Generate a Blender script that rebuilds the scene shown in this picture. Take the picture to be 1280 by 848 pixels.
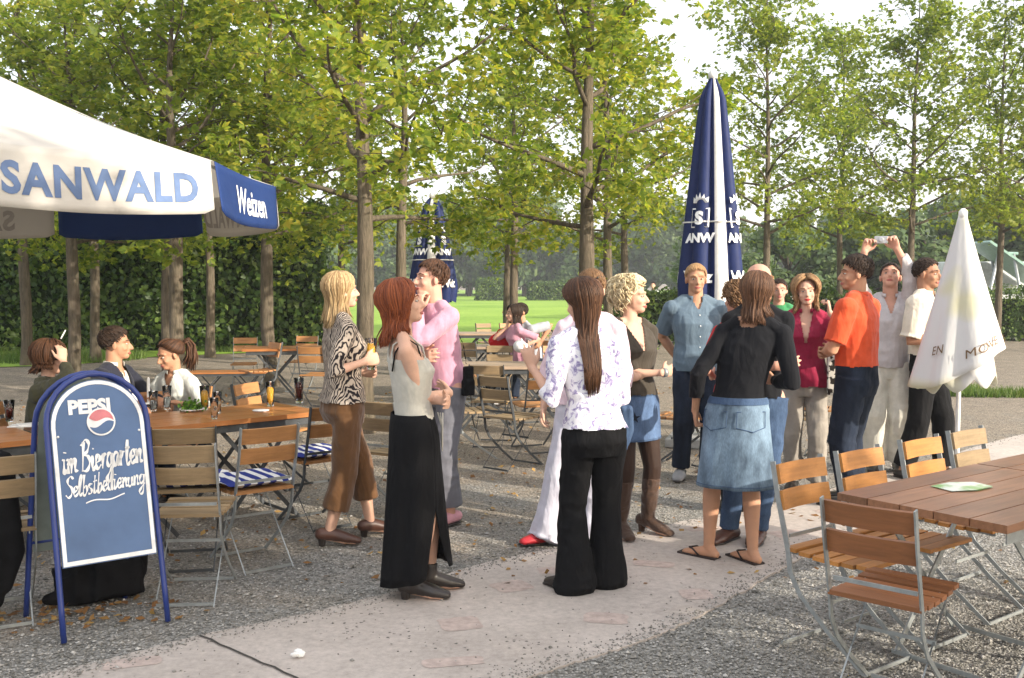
import bpy, math, random
import numpy as np
from mathutils import Vector, Matrix, noise
R = math.radians
for o in list(bpy.data.objects): bpy.data.objects.remove(o)
scene = bpy.context.scene
col = scene.collection

# ---------------------------------------------------------------- camera, world, sun, exposure
CAM_H = 1.65; FPX = 1240.0; PITCH = math.atan(69/FPX)
cd = bpy.data.cameras.new('camera'); cam = bpy.data.objects.new('camera', cd); col.objects.link(cam)
cd.sensor_width = 36; cd.lens = FPX/1280*36; cd.clip_start = .05; cd.clip_end = 3000
cam.location = (0, 0, CAM_H); cam.rotation_euler = (math.pi/2-PITCH, 0, 0)
scene.camera = cam
SUN_EL = 21.0; SUN_AZ = 126.0          # azimuth clockwise from the viewing direction (+Y)
w = bpy.data.worlds.new('World'); scene.world = w; w.use_nodes = True
nt = w.node_tree; nt.nodes.clear()
sky = nt.nodes.new('ShaderNodeTexSky'); sky.sky_type = 'NISHITA'; sky.sun_disc = False
sky.sun_elevation = R(SUN_EL); sky.sun_rotation = R(SUN_AZ)
sky.dust_density = 3.5; sky.air_density = 1.0; sky.ozone_density = 1.0
bg = nt.nodes.new('ShaderNodeBackground'); bg.inputs[1].default_value = .15
wo = nt.nodes.new('ShaderNodeOutputWorld')
veil = nt.nodes.new('ShaderNodeMix'); veil.data_type = 'RGBA'; veil.inputs[0].default_value = .55     # thin bright evening cloud veil
veil.inputs[7].default_value = (6.6, 6.5, 6.4, 1); nt.links.new(sky.outputs[0], veil.inputs[6]); nt.links.new(veil.outputs[2], bg.inputs[0]); nt.links.new(bg.outputs[0], wo.inputs[0])
sd = bpy.data.lights.new('sun', 'SUN'); sd.energy = 3.9; sd.angle = R(.6); sd.color = (1, .91, .77)
sun = bpy.data.objects.new('sun', sd); col.objects.link(sun)
sv = Vector((math.sin(R(SUN_AZ))*math.cos(R(SUN_EL)), math.cos(R(SUN_AZ))*math.cos(R(SUN_EL)), math.sin(R(SUN_EL))))
sun.rotation_euler = sv.to_track_quat('Z', 'Y').to_euler(); sun.location = sv*30
scene.view_settings.view_transform = 'Standard'; scene.view_settings.look = 'None'
scene.view_settings.exposure = 1.08; scene.view_settings.gamma = 1
scene.render.engine = 'CYCLES'

def ray(px, py):
    x = (px-640)/FPX; y = (424-py)/FPX
    return Vector((x, math.cos(PITCH)+y*math.sin(PITCH), -math.sin(PITCH)+y*math.cos(PITCH)))
def G(px, py, z=0.0):
    d = ray(px, py); t = (z-CAM_H)/d.z
    return Vector((0, 0, CAM_H))+d*t
def W(px, py, Y):
    d = ray(px, py); return Vector((0, 0, CAM_H))+d*(Y/d.y)

# ---------------------------------------------------------------- objects
def V(*a): return Vector(a)
def props(o, label=None, cat=None, group=None, kind=None):
    if label: o['label'] = label
    if cat: o['category'] = cat
    if group: o['group'] = group
    if kind: o['kind'] = kind
    return o
def empty(name, loc=(0, 0, 0), rz=0, label=None, cat=None, group=None):
    o = bpy.data.objects.new(name, None); col.objects.link(o); o.empty_display_size = .1
    o.location = loc; o.rotation_euler = (0, 0, rz)
    return props(o, label, cat, group)
def dup(root, loc=None, rz=None, label=None, group=None, scale=None):
    r = root.copy(); col.objects.link(r)
    if loc is not None: r.location = loc
    if rz is not None: r.rotation_euler = (0, 0, rz)
    if scale is not None: r.scale = scale
    if label: r['label'] = label
    if group: r['group'] = group
    for ch in [c for c in bpy.data.objects if c.parent == root]:
        c = ch.copy(); col.objects.link(c); c.parent = r
        for g in [k for k in bpy.data.objects if k.parent == ch]:
            d = g.copy(); col.objects.link(d); d.parent = c
    return r

class MB:
    """collects shapes; build() links them as one mesh object"""
    def __init__(s): s.v = []; s.f = []; s.m = []; s.mi = 0
    def add(s, vs, fs):
        b = len(s.v); s.v += [tuple(p) for p in vs]; s.f += [tuple(i+b for i in f) for f in fs]; s.m += [s.mi]*len(fs)
        return s
    def box(s, c, size, rot=None):
        hx, hy, hz = [k/2 for k in size]; c = Vector(c)
        vs = [Vector((x, y, z)) for x in (-hx, hx) for y in (-hy, hy) for z in (-hz, hz)]
        if rot is not None: vs = [rot@p for p in vs]
        return s.add([p+c for p in vs], [(0, 1, 3, 2), (4, 6, 7, 5), (0, 4, 5, 1), (2, 3, 7, 6), (0, 2, 6, 4), (1, 5, 7, 3)])
    def bar(s, a, b, wd, th, side=None):
        """flat bar from a to b; wd measured along side"""
        a = Vector(a); b = Vector(b); d = (b-a).normalized()
        sd_ = Vector(side) if side is not None else (V(0, 0, 1) if abs(d.z) < .9 else V(1, 0, 0))
        sd_ = (sd_-d*sd_.dot(d)).normalized(); n = d.cross(sd_)
        vs = [p+sd_*(wd/2*i)+n*(th/2*j) for p in (a, b) for i, j in ((-1, -1), (1, -1), (1, 1), (-1, 1))]
        return s.add(vs, [(3, 2, 1, 0), (4, 5, 6, 7), (0, 1, 5, 4), (1, 2, 6, 5), (2, 3, 7, 6), (3, 0, 4, 7)])
    def strip(s, pts, wd, th, side):
        """flat bar bent through points, width along side"""
        pts = [Vector(p) for p in pts]; sd_ = Vector(side).normalized(); vs = []; n_ = len(pts)
        for i, p in enumerate(pts):
            d = (pts[min(i+1, n_-1)]-pts[max(i-1, 0)]).normalized(); n = d.cross(sd_).normalized()
            vs += [p-sd_*wd/2-n*th/2, p+sd_*wd/2-n*th/2, p+sd_*wd/2+n*th/2, p-sd_*wd/2+n*th/2]
        fs = [(3, 2, 1, 0), tuple(4*(n_-1)+k for k in range(4))]
        for i in range(n_-1):
            for k in range(4): fs.append((4*i+k, 4*i+(k+1) % 4, 4*i+4+(k+1) % 4, 4*i+4+k))
        return s.add(vs, fs)
    def tube(s, pts, rad, n=10, ref=None, caps=True, rnd=False):
        """tube through points; rad: list of r or (rx, ry); rx measured along ref"""
        pts = [Vector(p) for p in pts]; k = len(pts)
        if not isinstance(rad, (list, tuple)): rad = [rad]*k
        rad = [(r, r) if not isinstance(r, (list, tuple)) else r for r in rad]
        T = []
        for i in range(k):
            d = pts[min(i+1, k-1)]-pts[max(i-1, 0)]
            T.append(d.normalized() if d.length > 1e-9 else V(0, 0, 1))
        u = Vector(ref) if ref is not None else (V(1, 0, 0) if abs(T[0].x) < .9 else V(0, 1, 0))
        rings = []
        for i in range(k):
            u = u-T[i]*u.dot(T[i]); u.normalize(); v = T[i].cross(u)
            rings.append((pts[i], u.copy(), v, rad[i], T[i]))
        if rnd:
            p, uu, vv, r, t = rings[0]; q = min(r)
            rings = [(p-t*q*.85, uu, vv, (r[0]*.45, r[1]*.45), t), (p-t*q*.5, uu, vv, (r[0]*.82, r[1]*.82), t)]+rings
            p, uu, vv, r, t = rings[-1]; q = min(r)
            rings += [(p+t*q*.5, uu, vv, (r[0]*.82, r[1]*.82), t), (p+t*q*.85, uu, vv, (r[0]*.45, r[1]*.45), t)]
        vs = []; fs = []
        for p, uu, vv, r, t in rings:
            for j in range(n):
                a = 2*math.pi*j/n; vs.append(p+uu*(r[0]*math.cos(a))+vv*(r[1]*math.sin(a)))
        for i in range(len(rings)-1):
            for j in range(n):
                fs.append((i*n+j, i*n+(j+1) % n, (i+1)*n+(j+1) % n, (i+1)*n+j))
        if caps:
            fs.append(tuple(range(n-1, -1, -1))); fs.append(tuple((len(rings)-1)*n+j for j in range(n)))
        return s.add(vs, fs)
    def ell(s, c, r, rot=None, nu=14, nv=9):
        c = Vector(c); vs = [V(0, 0, r[2])]; fs = []
        for i in range(1, nv):
            t = math.pi*i/nv
            for j in range(nu):
                a = 2*math.pi*j/nu; vs.append(V(r[0]*math.sin(t)*math.cos(a), r[1]*math.sin(t)*math.sin(a), r[2]*math.cos(t)))
        vs.append(V(0, 0, -r[2])); L = len(vs)-1
        for j in range(nu): fs.append((0, 1+j, 1+(j+1) % nu)); fs.append((L, L-nu+(j+1) % nu, L-nu+j))
        for i in range(nv-2):
            for j in range(nu): fs.append((1+i*nu+j, 1+(i+1)*nu+j, 1+(i+1)*nu+(j+1) % nu, 1+i*nu+(j+1) % nu))
        if rot is not None: vs = [rot@p for p in vs]
        return s.add([p+c for p in vs], fs)
    def lathe(s, prof, c=(0, 0, 0), n=24):
        vs = []; fs = []; c = Vector(c); k = len(prof)
        for r, z in prof:
            for j in range(n): a = 2*math.pi*j/n; vs.append(c+V(r*math.cos(a), r*math.sin(a), z))
        for i in range(k-1):
            for j in range(n): fs.append((i*n+j, i*n+(j+1) % n, (i+1)*n+(j+1) % n, (i+1)*n+j))
        if prof[0][0] > 1e-4: fs.append(tuple(range(n-1, -1, -1)))
        if prof[-1][0] > 1e-4: fs.append(tuple((k-1)*n+j for j in range(n)))
        return s.add(vs, fs)
    def mesh(s, name, mats):
        me = bpy.data.meshes.new(name); me.from_pydata(s.v, [], s.f)
        for m in (mats if isinstance(mats, (list, tuple)) else [mats]): me.materials.append(m)
        if any(s.m): me.polygons.foreach_set('material_index', s.m)
        me.update(); return me
    def build(s, name, mats, parent=None, smooth=False, bevel=0, autosmooth=False):
        me = s.mesh(name, mats); o = bpy.data.objects.new(name, me); col.objects.link(o)
        if smooth: me.shade_smooth()
        if parent is not None: o.parent = parent
        if bevel:
            b = o.modifiers.new('bevel', 'BEVEL'); b.width = bevel; b.segments = 2; b.limit_method = 'ANGLE'; b.angle_limit = R(50)
        return o
    def fused(s, name, mats, parent=None, voxel=.008, it=3, cut=None, disp=None):
        """union of all collected shapes as one continuous skin; cut(co array)->mask of verts to drop"""
        me = s.mesh(name, mats); o = bpy.data.objects.new(name, me); col.objects.link(o)
        r = o.modifiers.new('r', 'REMESH'); r.mode = 'VOXEL'; r.voxel_size = voxel; r.use_smooth_shade = True
        if it:
            k = o.modifiers.new('s', 'SMOOTH'); k.factor = .5; k.iterations = it
        dg = bpy.context.evaluated_depsgraph_get()
        ne = bpy.data.meshes.new_from_object(o.evaluated_get(dg)); o.modifiers.clear(); o.data = ne
        bpy.data.meshes.remove(me); ne.name = name
        n = len(ne.vertices); co = np.empty(n*3); ne.vertices.foreach_get('co', co); co = co.reshape(-1, 3)
        if disp is not None:
            nr = np.empty(n*3); ne.vertices.foreach_get('normal', nr); nr = nr.reshape(-1, 3)
            co = co+nr*disp(co)[:, None]; ne.vertices.foreach_set('co', co.ravel())
        if cut is not None:
            import bmesh
            mask = cut(co); bm = bmesh.new(); bm.from_mesh(ne); bm.verts.ensure_lookup_table()
            bmesh.ops.delete(bm, geom=[v for v, k in zip(bm.verts, mask) if k], context='VERTS'); bm.to_mesh(ne); bm.free()
        ne.shade_smooth(); ne.update()
        if parent is not None: o.parent = parent
        return o

# ---------------------------------------------------------------- materials
class NT:
    def __init__(s, name):
        s.m = bpy.data.materials.new(name); s.m.use_nodes = True; s.t = s.m.node_tree; s.t.nodes.clear()
        s.out = s.n('ShaderNodeOutputMaterial')
    def n(s, k, **kw):
        x = s.t.nodes.new(k)
        for a, b in kw.items(): setattr(x, a, b)
        return x
    def l(s, a, b): s.t.links.new(a, b)
    def co(s, scale=(1, 1, 1), kind='Object', rot=(0, 0, 0)):
        c = s.n('ShaderNodeTexCoord'); mp = s.n('ShaderNodeMapping'); s.l(c.outputs[kind], mp.inputs[0])
        mp.inputs['Scale'].default_value = scale; mp.inputs['Rotation'].default_value = rot; return mp.outputs[0]
    def noise(s, co, scale=5, detail=3, rough=.5, dist=0):
        x = s.n('ShaderNodeTexNoise'); s.l(co, x.inputs['Vector']); x.inputs['Scale'].default_value = scale
        x.inputs['Detail'].default_value = detail; x.inputs['Roughness'].default_value = rough; x.inputs['Distortion'].default_value = dist
        return x.outputs[0]
    def vor(s, co, scale=5, feature='F1', out='Distance', rnd=1):
        x = s.n('ShaderNodeTexVoronoi'); x.feature = feature; s.l(co, x.inputs['Vector']); x.inputs['Scale'].default_value = scale
        x.inputs['Randomness'].default_value = rnd
        return x.outputs[out]
    def ramp(s, fac, stops, interp='LINEAR'):
        x = s.n('ShaderNodeValToRGB'); s.l(fac, x.inputs[0]); x.color_ramp.interpolation = interp
        e = x.color_ramp.elements
        while len(e) < len(stops): e.new(.5)
        for el, (p, c) in zip(e, stops):
            el.position = p; el.color = (c[0], c[1], c[2], 1) if isinstance(c, (tuple, list)) else (c, c, c, 1)
        return x.outputs[0]
    def mix(s, fac, a, b, mode='MIX'):
        x = s.n('ShaderNodeMix'); x.data_type = 'RGBA'; x.blend_type = mode
        for sock, val in ((x.inputs[0], fac), (x.inputs[6], a), (x.inputs[7], b)):
            if hasattr(val, 'is_output'): s.l(val, sock)
            elif isinstance(val, (tuple, list)): sock.default_value = (*val[:3], 1)
            else: sock.default_value = val if sock == x.inputs[0] else (val, val, val, 1)
        return x.outputs[2]
    def math(s, op, a, b=0.0):
        x = s.n('ShaderNodeMath', operation=op)
        for i, val in enumerate((a, b)):
            if hasattr(val, 'is_output'): s.l(val, x.inputs[i])
            else: x.inputs[i].default_value = val
        return x.outputs[0]
    def bump(s, h, strength=.5, dist=.01, prev=None):
        b = s.n('ShaderNodeBump'); s.l(h, b.inputs['Height']); b.inputs['Strength'].default_value = strength
        b.inputs['Distance'].default_value = dist
        if prev: s.l(prev, b.inputs['Normal'])
        return b.outputs[0]
    def bsdf(s, color, rough=.6, spec=.4, metal=0, normal=None, **kw):
        p = s.n('ShaderNodeBsdfPrincipled')
        for nm, val in (('Base Color', color), ('Roughness', rough), ('Specular IOR Level', spec), ('Metallic', metal)):
            if hasattr(val, 'is_output'): s.l(val, p.inputs[nm])
            elif isinstance(val, (tuple, list)): p.inputs[nm].default_value = (*val[:3], 1)
            else: p.inputs[nm].default_value = val
        if normal: s.l(normal, p.inputs['Normal'])
        for k, v in kw.items(): p.inputs[k.replace('_', ' ')].default_value = v
        s.l(p.outputs[0], s.out.inputs[0]); return p
def mul(c, k): return tuple(min(1, x*k) for x in c)
def simple(name, c, rough=.6, spec=.4, metal=0, var=.18, scale=9, bstr=0, bscale=30, bdist=.003):
    t = NT(name); co = t.co(); f = t.noise(co, scale, 4, .6)
    colr = t.ramp(f, [(.3, mul(c, 1-var)), (.7, mul(c, 1+var))])
    nm = t.bump(t.noise(co, bscale, 3), bstr, bdist) if bstr else None
    t.bsdf(colr, rough, spec, metal, nm); return t.m
def cloth(name, c, rough=.85, var=.12, fold=.55, fs=(5, 5, 2.0), fdist=.03, weave=.15, sheen=.1):
    t = NT(name); co = t.co(); cf = t.co(fs)
    f = t.noise(co, 14, 5, .65)
    colr = t.ramp(f, [(.3, mul(c, 1-var)), (.7, mul(c, 1+var))])
    b = t.bump(t.noise(cf, 1.6, 3, .55, .6), fold, fdist); b = t.bump(t.noise(co, 260, 2), weave, .002, b)
    t.bsdf(colr, rough, .2, 0, b, Sheen_Weight=sheen); return t.m
def wood(name, c, along=0, rough=.5, var=.35, bstr=.3, scale=1.0):
    sc = [22, 22, 22]; sc[along] = 1.6
    t = NT(name); co = t.co(tuple(k*scale for k in sc)); f = t.noise(co, 2.2, 5, .6, .4); g = t.noise(t.co(), 3, 3)
    a = t.ramp(f, [(.3, mul(c, 1-var)), (.55, c), (.75, mul(c, 1+var*.7))])
    a = t.mix(.35, a, t.ramp(g, [(.35, mul(c, .7)), (.65, mul(c, 1.25))])); gi = t.n('ShaderNodeNewGeometry'); a = t.mix(1, a, t.ramp(gi.outputs['Random Per Island'], [(0, .72), (.5, .98), (1, 1.22)]), 'MULTIPLY')
    sc_ = t.noise(t.co(tuple(k*.5 for k in sc)), 9, 6, .8); a = t.mix(t.ramp(sc_, [(.60, 0), (.68, .45)]), a, mul(c, .45))
    t.bsdf(a, rough, .35, 0, t.bump(f, bstr, .002)); return t.m
rng = np.random.default_rng(5); rnd = random.Random(11)
# ---------------------------------------------------------------- ground
def sheet(name, poly, z, m, kind='structure', sub=0):
    b = MB(); b.add([V(p[0], p[1], z) for p in poly], [tuple(range(len(poly)))])
    o = b.build(name, m); o['kind'] = kind; return o
t = NT('gravel'); co = t.co()
big = t.noise(co, .28, 4, .6); mid = t.noise(co, 2.2, 5, .7)
st = t.vor(co, 85, out='Color'); sb = t.n('ShaderNodeSeparateColor'); t.l(st, sb.inputs[0])
grey = t.ramp(sb.outputs[0], [(0, (.16, .155, .14)), (.45, (.25, .24, .22)), (.8, (.32, .31, .285)), (1, (.50, .48, .45))])
brown = t.ramp(sb.outputs[1], [(0, (.10, .075, .05)), (.5, (.23, .18, .13)), (.85, (.34, .27, .20)), (1, (.48, .42, .33))])
# leaf litter brown towards the trees (y > 6, x < 3)
sx = t.n('ShaderNodeSeparateXYZ'); t.l(co, sx.inputs[0])
yy = t.math('MULTIPLY', t.math('SUBTRACT', sx.outputs[1], 5.2), .16)
xx = t.math('MULTIPLY', t.math('SUBTRACT', sx.outputs[0], 1.0), -.10)
lm = t.math('ADD', t.math('ADD', yy, xx), t.math('MULTIPLY', t.math('SUBTRACT', mid, .5), 1.6))
lm = t.math('ADD', lm, t.math('MULTIPLY', t.math('SUBTRACT', big, .5), 1.5))
lmr = t.ramp(lm, [(.15, 0), (.65, .72)])
c = t.mix(lmr, grey, brown)
c = t.mix(1, c, t.ramp(mid, [(.3, .78), (.7, 1.18)]), 'MULTIPLY')
vb = t.vor(co, 85); b1 = t.bump(vb, .8, .012); b2 = t.bump(t.noise(co, 9, 5, .7), .6, .03, b1)
t.bsdf(c, .9, .2, 0, b2); M_gravel = t.m
ground = MB(); N_ = 40
xs = [-1500, -300, -80]+list(np.linspace(-30, 30, 31))+[80, 300, 1500]; ys = [-300, -40]+list(np.linspace(-8, 40, 33))+[120, 400, 2500]
vs = []
for y in ys:
    for x in xs: vs.append(V(x, y, (.005*noise.noise(V(x*.7, y*.7, 0)) if abs(x) < 31 and -8 < y < 34 else 0)-.006))
fs = [(j*len(xs)+i, j*len(xs)+i+1, (j+1)*len(xs)+i+1, (j+1)*len(xs)+i) for j in range(len(ys)-1) for i in range(len(xs)-1)]
ground.add(vs, fs); g_ = ground.build('ground', M_gravel, smooth=True); g_['kind'] = 'structure'

# concrete path
t = NT('path_concrete'); co = t.co(); f = t.noise(co, 1.3, 5, .65); g = t.noise(co, 24, 6, .75)
spk = t.vor(co, 90, out='Color'); sb = t.n('ShaderNodeSeparateColor'); t.l(spk, sb.inputs[0])
c = t.ramp(f, [(.3, (.37, .325, .29)), (.7, (.52, .46, .415))]); c = t.mix(.5, c, t.mix(1, c, t.ramp(g, [(.3, .6), (.7, 1.35)]), 'MULTIPLY'))
sp = t.math('GREATER_THAN', t.math('ADD', sb.outputs[0], t.math('MULTIPLY', t.noise(co, 2.1, 4), .35)), 1.19)
c = t.mix(sp, c, (.12, .11, .10))
t.bsdf(c, .85, .25, 0, t.bump(g, .35, .004)); M_path = t.m
up = [(-120, 905), (40, 848), (130, 826), (250, 795), (380, 768), (500, 738), (600, 706), (700, 684), (850, 653), (950, 634), (1060, 606), (1160, 578), (1290, 541), (1500, 505)]
lo = [(1700, 560), (1500, 570), (1290, 592), (1150, 640), (1060, 672), (990, 704), (925, 742), (860, 778), (790, 806), (690, 838), (600, 870), (450, 930), (250, 1010)]
def smooth_poly(pts, n=5, j=.012):
    out = []
    P_ = [G(*p) for p in pts]
    for i in range(len(P_)-1):
        a = P_[max(0, i-1)]; b = P_[i]; c_ = P_[i+1]; d = P_[min(len(P_)-1, i+2)]
        for k in range(n):
            u = k/n
            q = .5*((2*b)+(c_-a)*u+(2*a-5*b+4*c_-d)*u*u+(3*b-a-3*c_+d)*u**3)
            out.append(q+V(rnd.uniform(-j, j), rnd.uniform(-j, j), 0))
    out.append(P_[-1]); return out
U_ = smooth_poly(up, 14, .006); L_ = smooth_poly(lo, 14, .010)
b = MB(); poly = U_+L_; n_ = len(poly)
b.add([V(p.x, p.y, .004) for p in poly]+[V(p.x, p.y, -.06) for p in poly], [tuple(range(n_))]+[(i, i+n_, (i+1) % n_+n_, (i+1) % n_) for i in range(n_)])
o = b.build('path', M_path); o['kind'] = 'structure'; PATH_POLY = [(p.x, p.y) for p in poly]
# red stone insets and the dark expansion joint
M_inset = simple('inset_stone', (.445, .36, .32), .85, .2, var=.2, scale=22, bstr=.3)
b = MB()
for px, py, ww, hh, a in [(575, 781, .20, .15, .3), (566, 829, .27, .08, .2), (757, 774, .22, .13, -.2), (165, 830, .24, .09, .35), (870, 744, .17, .14, .1), (640, 734, .21, .15, .5),
                          (690, 714, .17, .10, .2), (817, 706, .24, .10, -.3), (985, 668, .25, .13, .4), (880, 662, .26, .10, .1), (1150, 598, .3, .16, .2), (735, 668, .2, .08, .1), (1040, 640, .25, .12, .3)]:
    p = G(px, py); pts = []
    for k in range(28):
        q = 2*math.pi*k/28; rr = .5*rnd.uniform(.93, 1.05)*(abs(math.cos(q))**7+abs(math.sin(q))**7)**(-1/7)
        x, y = ww*rr*math.cos(q)*1.0, hh*1.25*rr*math.sin(q)
        pts.append(V(p.x+x*math.cos(a)-y*math.sin(a), p.y+x*math.sin(a)+y*math.cos(a), .0058))
    b.add(pts, [tuple(range(28))])
o = b.build('path_insets', M_inset); o['kind'] = 'structure'
b = MB(); M_joint = simple('joint_tar', (.05, .045, .04), .9)
a0, a1 = G(250, 796.5), G(385, 856); pts = [a0.lerp(a1, k/10)+V(rnd.uniform(-.006, .006), rnd.uniform(-.006, .006), 0) for k in range(11)]
sdv = (a1-a0).normalized().cross(V(0, 0, 1))
b.add([V(*(p+sdv*s*.006).xy, .009) for p in pts for s in (-1, 1)], [(2*i, 2*i+1, 2*i+3, 2*i+2) for i in range(10)])
o = b.build('path_joint', M_joint); o['kind'] = 'structure'

# lawn
t = NT('lawn_green'); co = t.co((1, 1, 1)); f = t.noise(co, .12, 5, .6); g = t.noise(co, 5, 4, .7)
c = t.ramp(f, [(.3, (.17, .29, .04)), (.7, (.28, .41, .07))]); c = t.mix(1, c, t.ramp(g, [(.3, .75), (.7, 1.2)]), 'MULTIPLY')
t.bsdf(c, .9, .1, 0, t.bump(g, .8, .05)); M_lawn = t.m
sheet('lawn', [(-200, 42), (-40, 40), (-14, 29.0), (-7, 29.5), (-5.2, 27.5), (-3, 26.5), (0, 27), (4, 27.6), (6, 31), (10, 46), (120, 60), (220, 60), (220, 260), (-200, 260)], .012, M_lawn)
# grass strip at the foot of the hedge
sheet('grass_strip', [(-22, 20.2), (-12, 18.8), (-9.0, 20.0), (-8.2, 22.2), (-5.0, 24.5), (-5, 26.6), (-22, 25)], .010, M_lawn)
def blades(name, label, regions, m, h=.09, group=None):
    v = []; f = []
    for (cx, cy, rx, ry, n, hh) in regions:
        for i in range(n):
            a = rnd.uniform(0, 6.283); q = math.sqrt(rnd.random()); x = cx+rx*q*math.cos(a); y = cy+ry*q*math.sin(a)
            hb = hh*rnd.uniform(.5, 1.2); ln = rnd.uniform(0, 6.283); wd = .006+.004*rnd.random()
            dx, dy = math.cos(ln)*wd, math.sin(ln)*wd; tx, ty = rnd.gauss(0, hb*.35), rnd.gauss(0, hb*.35)
            k = len(v); v += [(x-dx, y-dy, -.01), (x+dx, y+dy, -.01), (x+tx, y+ty, hb)]; f.append((k, k+1, k+2))
    me = bpy.data.meshes.new(name); me.from_pydata(v, [], f); me.materials.append(m); o = bpy.data.objects.new(name, me); col.objects.link(o)
    props(o, label, 'grass', kind='stuff'); return o
def leafmat(name, stops, trans=.45, rough=.5, tcol=1.25, nscale=.9):
    t = NT(name); g = t.n('ShaderNodeNewGeometry'); co = t.co()
    f = t.math('ADD', t.math('MULTIPLY', g.outputs['Random Per Island'], .55), t.math('MULTIPLY', t.noise(co, nscale, 3, .6), .75))
    f = t.math('SUBTRACT', f, .15)
    c = t.ramp(f, stops)
    p = t.bsdf(c, rough, .3); tr = t.n('ShaderNodeBsdfTranslucent')
    c2 = t.mix(1, c, (tcol, tcol*1.05, tcol*.55), 'MULTIPLY'); t.l(c2, tr.inputs[0])
    mx = t.n('ShaderNodeMixShader'); mx.inputs[0].default_value = trans
    t.l(p.outputs[0], mx.inputs[1]); t.l(tr.outputs[0], mx.inputs[2]); t.l(mx.outputs[0], t.out.inputs[0]); return t.m
M_blade = leafmat('grass_blade', [(.2, (.05, .10, .015)), (.6, (.10, .17, .03)), (.9, (.20, .22, .07))], .3)
blades('grass_tufts', 'uneven grass tufts growing at the edge of the gravel', [(G(1242, 494).x, G(1242, 494).y, .9, .35, 1500, .13), (G(1205, 487).x, G(1205, 487).y, .25, .2, 300, .12),
     (G(1122, 512).x, G(1122, 512).y, .3, .15, 350, .1)], M_blade)
blades('hedge_grass', 'long green grass at the foot of the tall hedge on the left', [(-14, 20.5, 2.8, 1.0, 5000, .2), (-10.3, 21.8, 2.2, 1.6, 5000, .2), (-6.5, 24.7, 1.4, 1.0, 2200, .18)], M_blade)

# ---------------------------------------------------------------- leaves
def palmate(pos, nrm, size, rs, nl=5, droop=.25):
    """numpy: leaf fans; pos (n,3) nrm (n,3) size (n,) -> verts, faces"""
    n = len(pos); nrm = nrm/np.linalg.norm(nrm, axis=1)[:, None]
    a = rs.normal(size=(n, 3)); u = np.cross(nrm, a); u /= np.linalg.norm(u, axis=1)[:, None]; v = np.cross(nrm, u)
    V_ = []; 
    ang = np.linspace(-1.25, 1.25, nl) if nl > 1 else np.array([0.])
    ln = 1-.28*np.abs(np.linspace(-1, 1, nl)) if nl > 1 else np.array([1.])
    for k in range(nl):
        th = ang[k]+rs.normal(0, .08, n); d = u*np.cos(th)[:, None]+v*np.sin(th)[:, None]; s = np.cross(nrm, d)
        L = (size*ln[k])[:, None]; wd = L*.24 if nl > 1 else L*.34; dn = -nrm*L*droop*rs.uniform(.3, 1.3, (n, 1))
        V_ += [pos+d*L*.04, pos+d*L*.6-s*wd+dn*.3, pos+d*L+dn, pos+d*L*.6+s*wd+dn*.3]
    vs = np.stack(V_, 1).reshape(-1, 3); base = np.arange(n*nl)[:, None]*4
    return vs, base+np.array([[0, 1, 2, 3]])
def leaf_mesh(name, vs, fs, m):
    me = bpy.data.meshes.new(name); me.vertices.add(len(vs)); me.vertices.foreach_set('co', vs.ravel())
    me.loops.add(fs.size); me.loops.foreach_set('vertex_index', fs.ravel().astype(np.int32))
    me.polygons.add(len(fs)); me.polygons.foreach_set('loop_start', np.arange(0, fs.size, 4, dtype=np.int32))
    me.materials.append(m); me.update(); me.validate(); return me
# bark
t = NT('bark'); co = t.co((9, 9, 1.3)); f = t.noise(co, 3.2, 6, .7, .5); g = t.noise(t.co(), 4, 3)
c = t.ramp(f, [(.3, (.045, .036, .026)), (.5, (.135, .108, .078)), (.75, (.23, .185, .135))]); c = t.mix(.3, c, t.ramp(g, [(.4, (.07, .07, .045)), (.7, (.17, .135, .10))]))
t.bsdf(c, .9, .15, 0, t.bump(f, 1, .035)); M_bark = t.m
M_leafA = leafmat('leaf_green_yellow', [(.10, (.07, .13, .02)), (.32, (.15, .22, .03)), (.55, (.27, .32, .045)), (.75, (.43, .40, .06)), (.95, (.50, .33, .05))], .6)
M_leafB = leafmat('leaf_green', [(.15, (.07, .125, .02)), (.45, (.17, .225, .033)), (.75, (.29, .31, .045)), (.97, (.46, .39, .06))], .6)
M_leafC = leafmat('leaf_light_green', [(.15, (.08, .14, .025)), (.45, (.19, .25, .04)), (.75, (.32, .34, .055)), (.97, (.46, .39, .07))], .6)
M_hedge = leafmat('hedge_leaf', [(.15, (.02, .05, .010)), (.5, (.058, .105, .019)), (.85, (.15, .21, .042))], .35, .45)
M_far = leafmat('far_leaf', [(.15, (.06, .10, .045)), (.5, (.10, .155, .06)), (.9, (.17, .22, .08))], .4, .6)
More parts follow.
